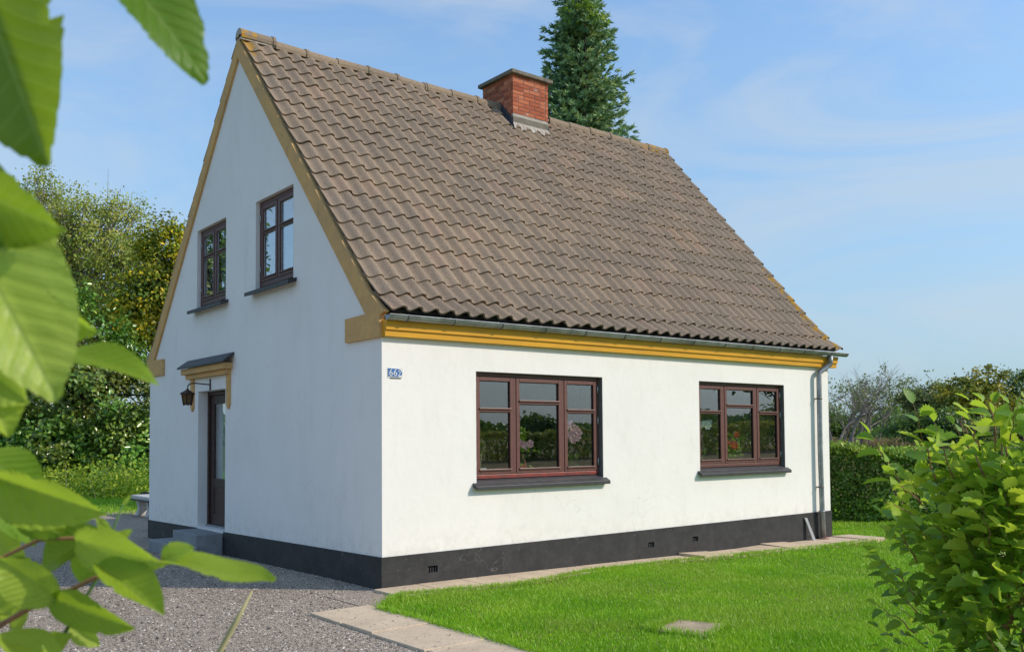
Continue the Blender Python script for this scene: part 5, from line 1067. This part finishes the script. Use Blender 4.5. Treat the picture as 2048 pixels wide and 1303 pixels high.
twig([(-120, 1290, 0.98), (0, 1250, 0.95), (60, 1215, 0.93), (110, 1194, 0.92), (200, 1150, 0.92), (290, 1137, 0.92), (322, 1121, 0.92)], 0.0035, 0.0018)
twig([(-120, 1290, 0.98), (30, 1330, 0.97), (110, 1300, 0.95), (150, 1228, 0.94), (192, 1160, 0.94), (215, 1085, 0.95), (246, 1008, 0.95)], 0.003, 0.0010, 'stem_green')
twig([(-160, 960, 0.95), (-20, 1125, 0.97), (80, 1078, 0.97), (150, 1075, 0.94)], 0.003, 0.0018); twig([(-160, 960, 0.95), (-60, 940, 0.86)], 0.003, 0.002); twig([(-160, 960, 0.95), (-40, 1060, 1.0)], 0.003, 0.0015)
twig([(-200, 690, 0.8), (-90, 700, 0.74), (40, 690, 0.77), (122, 700, 0.78)], 0.003, 0.0012); twig([(-190, 420, 0.7), (-90, 430, 0.66), (20, 560, 0.70)], 0.003, 0.0012); twig([(-190, 420, 0.7), (-150, 330, 0.66)], 0.003, 0.002)
twig([(-130, -150, 0.64), (-70, -130, 0.62), (165, -150, 0.66)], 0.003, 0.0018)
# dry grass stalk standing in the foreground
g0 = at(435, 1310, 1.25); gs = at(505, 1180, 1.25); low = Vector((g0.x - (gs.x - g0.x) * 3, g0.y - (gs.y - g0.y) * 3, 0))
dg = thing('dry_grass_stalk', 'single pale dry grass stalk standing before the gravel', 'grass stalk', low)
MB().tube([low, low.lerp(g0, 0.6), g0, g0.lerp(gs, 0.5), gs], [0.003, 0.003, 0.0042, 0.0040, 0.0012], 6).build('stalk', MAT['straw'], dg, True)

# ------------------------------------------------------------------ garden bench and window plants
bx = Vector((1.22, 12.0, gz(1.1, 11.9)))
bench = thing('stone_bench', 'weathered white stone bench past the left corner of the house', 'bench', bx)
MB().box(bx.x - 0.02, bx.x + 0.45, bx.y - 0.15, bx.y + 1.1, bx.z + 0.36, bx.z + 0.45).build('seat', MAT['white_render'], bench, bevel=0.03)
for yy in (0.08, 0.75): MB().prism([(bx.x + 0.03, bx.y + yy, bx.z), (bx.x + 0.40, bx.y + yy, bx.z), (bx.x + 0.34, bx.y + yy, bx.z + 0.15), (bx.x + 0.39, bx.y + yy, bx.z + 0.362), (bx.x + 0.04, bx.y + yy, bx.z + 0.362), (bx.x + 0.08, bx.y + yy, bx.z + 0.15)], (0, 0.16, 0)).build('leg', MAT['white_render'], bench, bevel=0.015)
MB().box(bx.x - 0.03, bx.x + 0.46, bx.y - 0.16, bx.y + 1.11, bx.z + 0.335, bx.z + 0.362).build('seat_edge', MAT['tar_black'], bench)
q = at(293, 976, 27.0); q.z = gz(q.x, q.y)
fpit = thing('fire_bowl', 'low black iron bowl on the back lawn beside the house edge', 'fire bowl', q); MB().lathe(q, [(0.06, 0.0), (0.07, 0.06), (0.15, 0.1), (0.17, 0.18), (0.16, 0.18), (0.12, 0.12), (0.0, 0.1)], 14).build('bowl', MAT['tar_black'], fpit, True); MB().lathe(q, [(0.1, -0.02), (0.1, 0.02), (0.05, 0.03)], 12).build('foot', MAT['tar_black'], fpit)

def pot(parent, c, r, h, mat, n=14): MB().lathe(c, [(0.0, 0.0), (r * 0.78, 0.0), (r, h), (r * 1.06, h), (r * 1.06, h - 0.012), (r * 0.94, h - 0.014), (0, h - 0.02)], n).build('pot', MAT[mat], parent, True)
def flower(parent, c, r, mat, n=5, face=Vector((-0.5, -0.85, 0.15))):
    face = face.normalized(); a = face.cross(Vector((0, 0, 1))).normalized(); bb = a.cross(face); m = MB(); c = Vector(c)
    for i in range(n):
        t = 2 * math.pi * i / n + random.uniform(-0.2, 0.2); d = a * math.cos(t) + bb * math.sin(t); s_ = a * -math.sin(t) + bb * math.cos(t)
        m.quad(c, c + d * r * 0.6 - s_ * r * 0.42 + face * r * 0.15, c + d * r, c + d * r * 0.6 + s_ * r * 0.42 + face * r * 0.15)
    m.build('flower', MAT[mat], parent)
def blob_leaves(parent, c, n, spread, size, mat):
    C = v3(c) + rng.normal(0, 1, (n, 3)) * np.array(spread); link('foliage', crown_mesh('foliage', C, size, up=0.3), MAT[mat], parent)
ZS1, ZS2 = W1[2] + 0.085, W2[2] + 0.085; YS = 0.25
t = thing('potted_plant', 'spindly plant in a pale oblong pot, left pane of the nearer window', 'plant', (1.43, YS, ZS1)); MB().hexa([(1.36, 0.25, ZS1), (1.55, 0.25, ZS1), (1.55, 0.35, ZS1), (1.36, 0.35, ZS1), (1.34, 0.24, ZS1 + 0.11), (1.57, 0.24, ZS1 + 0.11), (1.57, 0.36, ZS1 + 0.11), (1.34, 0.36, ZS1 + 0.11)]).build('pot', MAT['pot_grey'], t, bevel=0.006)
MB().tube([(1.47, YS, ZS1 + 0.1), (1.49, YS, ZS1 + 0.25), (1.53, YS, ZS1 + 0.38), (1.50, YS, ZS1 + 0.46)], [0.011, 0.01, 0.008, 0.004], 6).build('stem', MAT['straw'], t, True); blob_leaves(t, (1.46, YS, ZS1 + 0.36), 60, (0.05, 0.03, 0.09), 0.04, 'leaf_olive')
t = thing('flower_basket', 'basket of pink flowers in the middle of the nearer window', 'flowers', (2.05, YS, ZS1)); hb = [(2.05 + 0.14 * math.cos(a), YS + 0.02, ZS1 + 0.02 + 0.26 * math.sin(a)) for a in [math.pi * i / 10 for i in range(11)]]
MB().tube(hb, 0.02, 6).build('handle', MAT['basket'], t, True); pot(t, (2.05, YS, ZS1), 0.11, 0.07, 'basket')
for i in range(7): MB().tube([(2.06 + random.gauss(0, 0.02), YS, ZS1 + 0.05), (2.06 + (i - 3) * 0.05, YS - 0.03, ZS1 + 0.34)], 0.004, 5).build('stem', MAT['stem_green'], t)
for x, z in ((1.90, 0.36), (2.03, 0.40), (2.20, 0.39), (2.12, 0.37), (1.97, 0.38)): flower(t, (x, YS - 0.05, ZS1 + z), 0.055, 'petal_pink', 9)
flower(t, (2.06, YS - 0.1, ZS1 + 0.10), 0.045, 'petal_red', 8); blob_leaves(t, (2.08, YS - 0.03, ZS1 + 0.08), 70, (0.09, 0.03, 0.035), 0.035, 'leaf_weed'); blob_leaves(t, (2.10, YS - 0.02, ZS1 + 0.50), 40, (0.03, 0.02, 0.05), 0.04, 'leaf_weed'); blob_leaves(t, (2.12, YS - 0.04, ZS1 + 0.33), 40, (0.08, 0.02, 0.02), 0.035, 'leaf_weed')
def orchid(x, zs, mat, label, petals, cat='orchid'):
    t = thing('potted_orchid', label, cat, (x, YS, zs)); pot(t, (x, YS, zs), 0.07, 0.07, 'pot_grey')
    MB().tube([(x, YS, zs + 0.06), (x + 0.01, YS, zs + 0.3), (x, YS - 0.02, zs + 0.48), (x - 0.05, YS - 0.05, zs + 0.60)], 0.005, 6).build('stem', MAT['stem_green'], t, True); blob_leaves(t, (x, YS, zs + 0.16), 26, (0.05, 0.04, 0.05), 0.08, 'leaf_dark')
    for dx, dz, r in petals: flower(t, (x + dx, YS - 0.07, zs + dz), r, mat, 6)
orchid(2.90, ZS1, 'petal_pink', 'pink orchid in the right pane of the nearer window', [(-0.05, 0.62, 0.075), (0.04, 0.56, 0.07), (-0.06, 0.50, 0.07), (0.06, 0.47, 0.065), (0.0, 0.44, 0.06), (0.09, 0.52, 0.06)])
orchid(5.40, ZS2, 'petal_white', 'white orchid in the left pane of the window near the downpipe', [(-0.05, 0.60, 0.06), (0.05, 0.62, 0.06), (0.12, 0.58, 0.06), (-0.10, 0.52, 0.055), (-0.14, 0.44, 0.05), (0.16, 0.64, 0.05)])
t = thing('potted_geranium', 'red geranium in a teal pot in the middle of the window near the downpipe', 'geranium', (6.05, YS, ZS2)); pot(t, (6.05, YS, ZS2), 0.12, 0.05, 'pot_teal')
blob_leaves(t, (6.18, YS, ZS2 + 0.20), 150, (0.14, 0.05, 0.12), 0.055, 'leaf_weed')
for x, z, r in ((5.80, 0.26, 0.06), (6.10, 0.30, 0.07), (6.16, 0.46, 0.05), (5.98, 0.34, 0.035)): flower(t, (x, YS - 0.08, ZS2 + z), r, 'petal_red', 9)
def drape(x0, x1, y, z0, z1, label, mat):
    n = max(12, int((x1 - x0) / 0.02)); V = []
    for i in range(n + 1): x = x0 + (x1 - x0) * i / n; V += [(x, y + 0.025 * math.sin(i * 1.4), z0), (x, y + 0.02 * math.sin(i * 1.4 + 0.3), z1)]
    o = link('curtain', mesh('curtain', V, [(2 * i, 2 * i + 2, 2 * i + 3, 2 * i + 1) for i in range(n)], True), MAT[mat]); props(o, label, 'curtain')
drape(6.75, 6.98, 0.46, 0.5, 2.5, 'dark blue curtain behind the right pane of the window near the downpipe', 'curtain_blue'); drape(3.05, 3.35, 0.46, 0.5, 2.5, 'dark blue curtain behind the right pane of the nearer window', 'curtain_blue')
drape(0.95, 1.2, 0.46, 0.5, 2.5, 'dark blue curtain at the left end of the nearer window', 'curtain_blue')
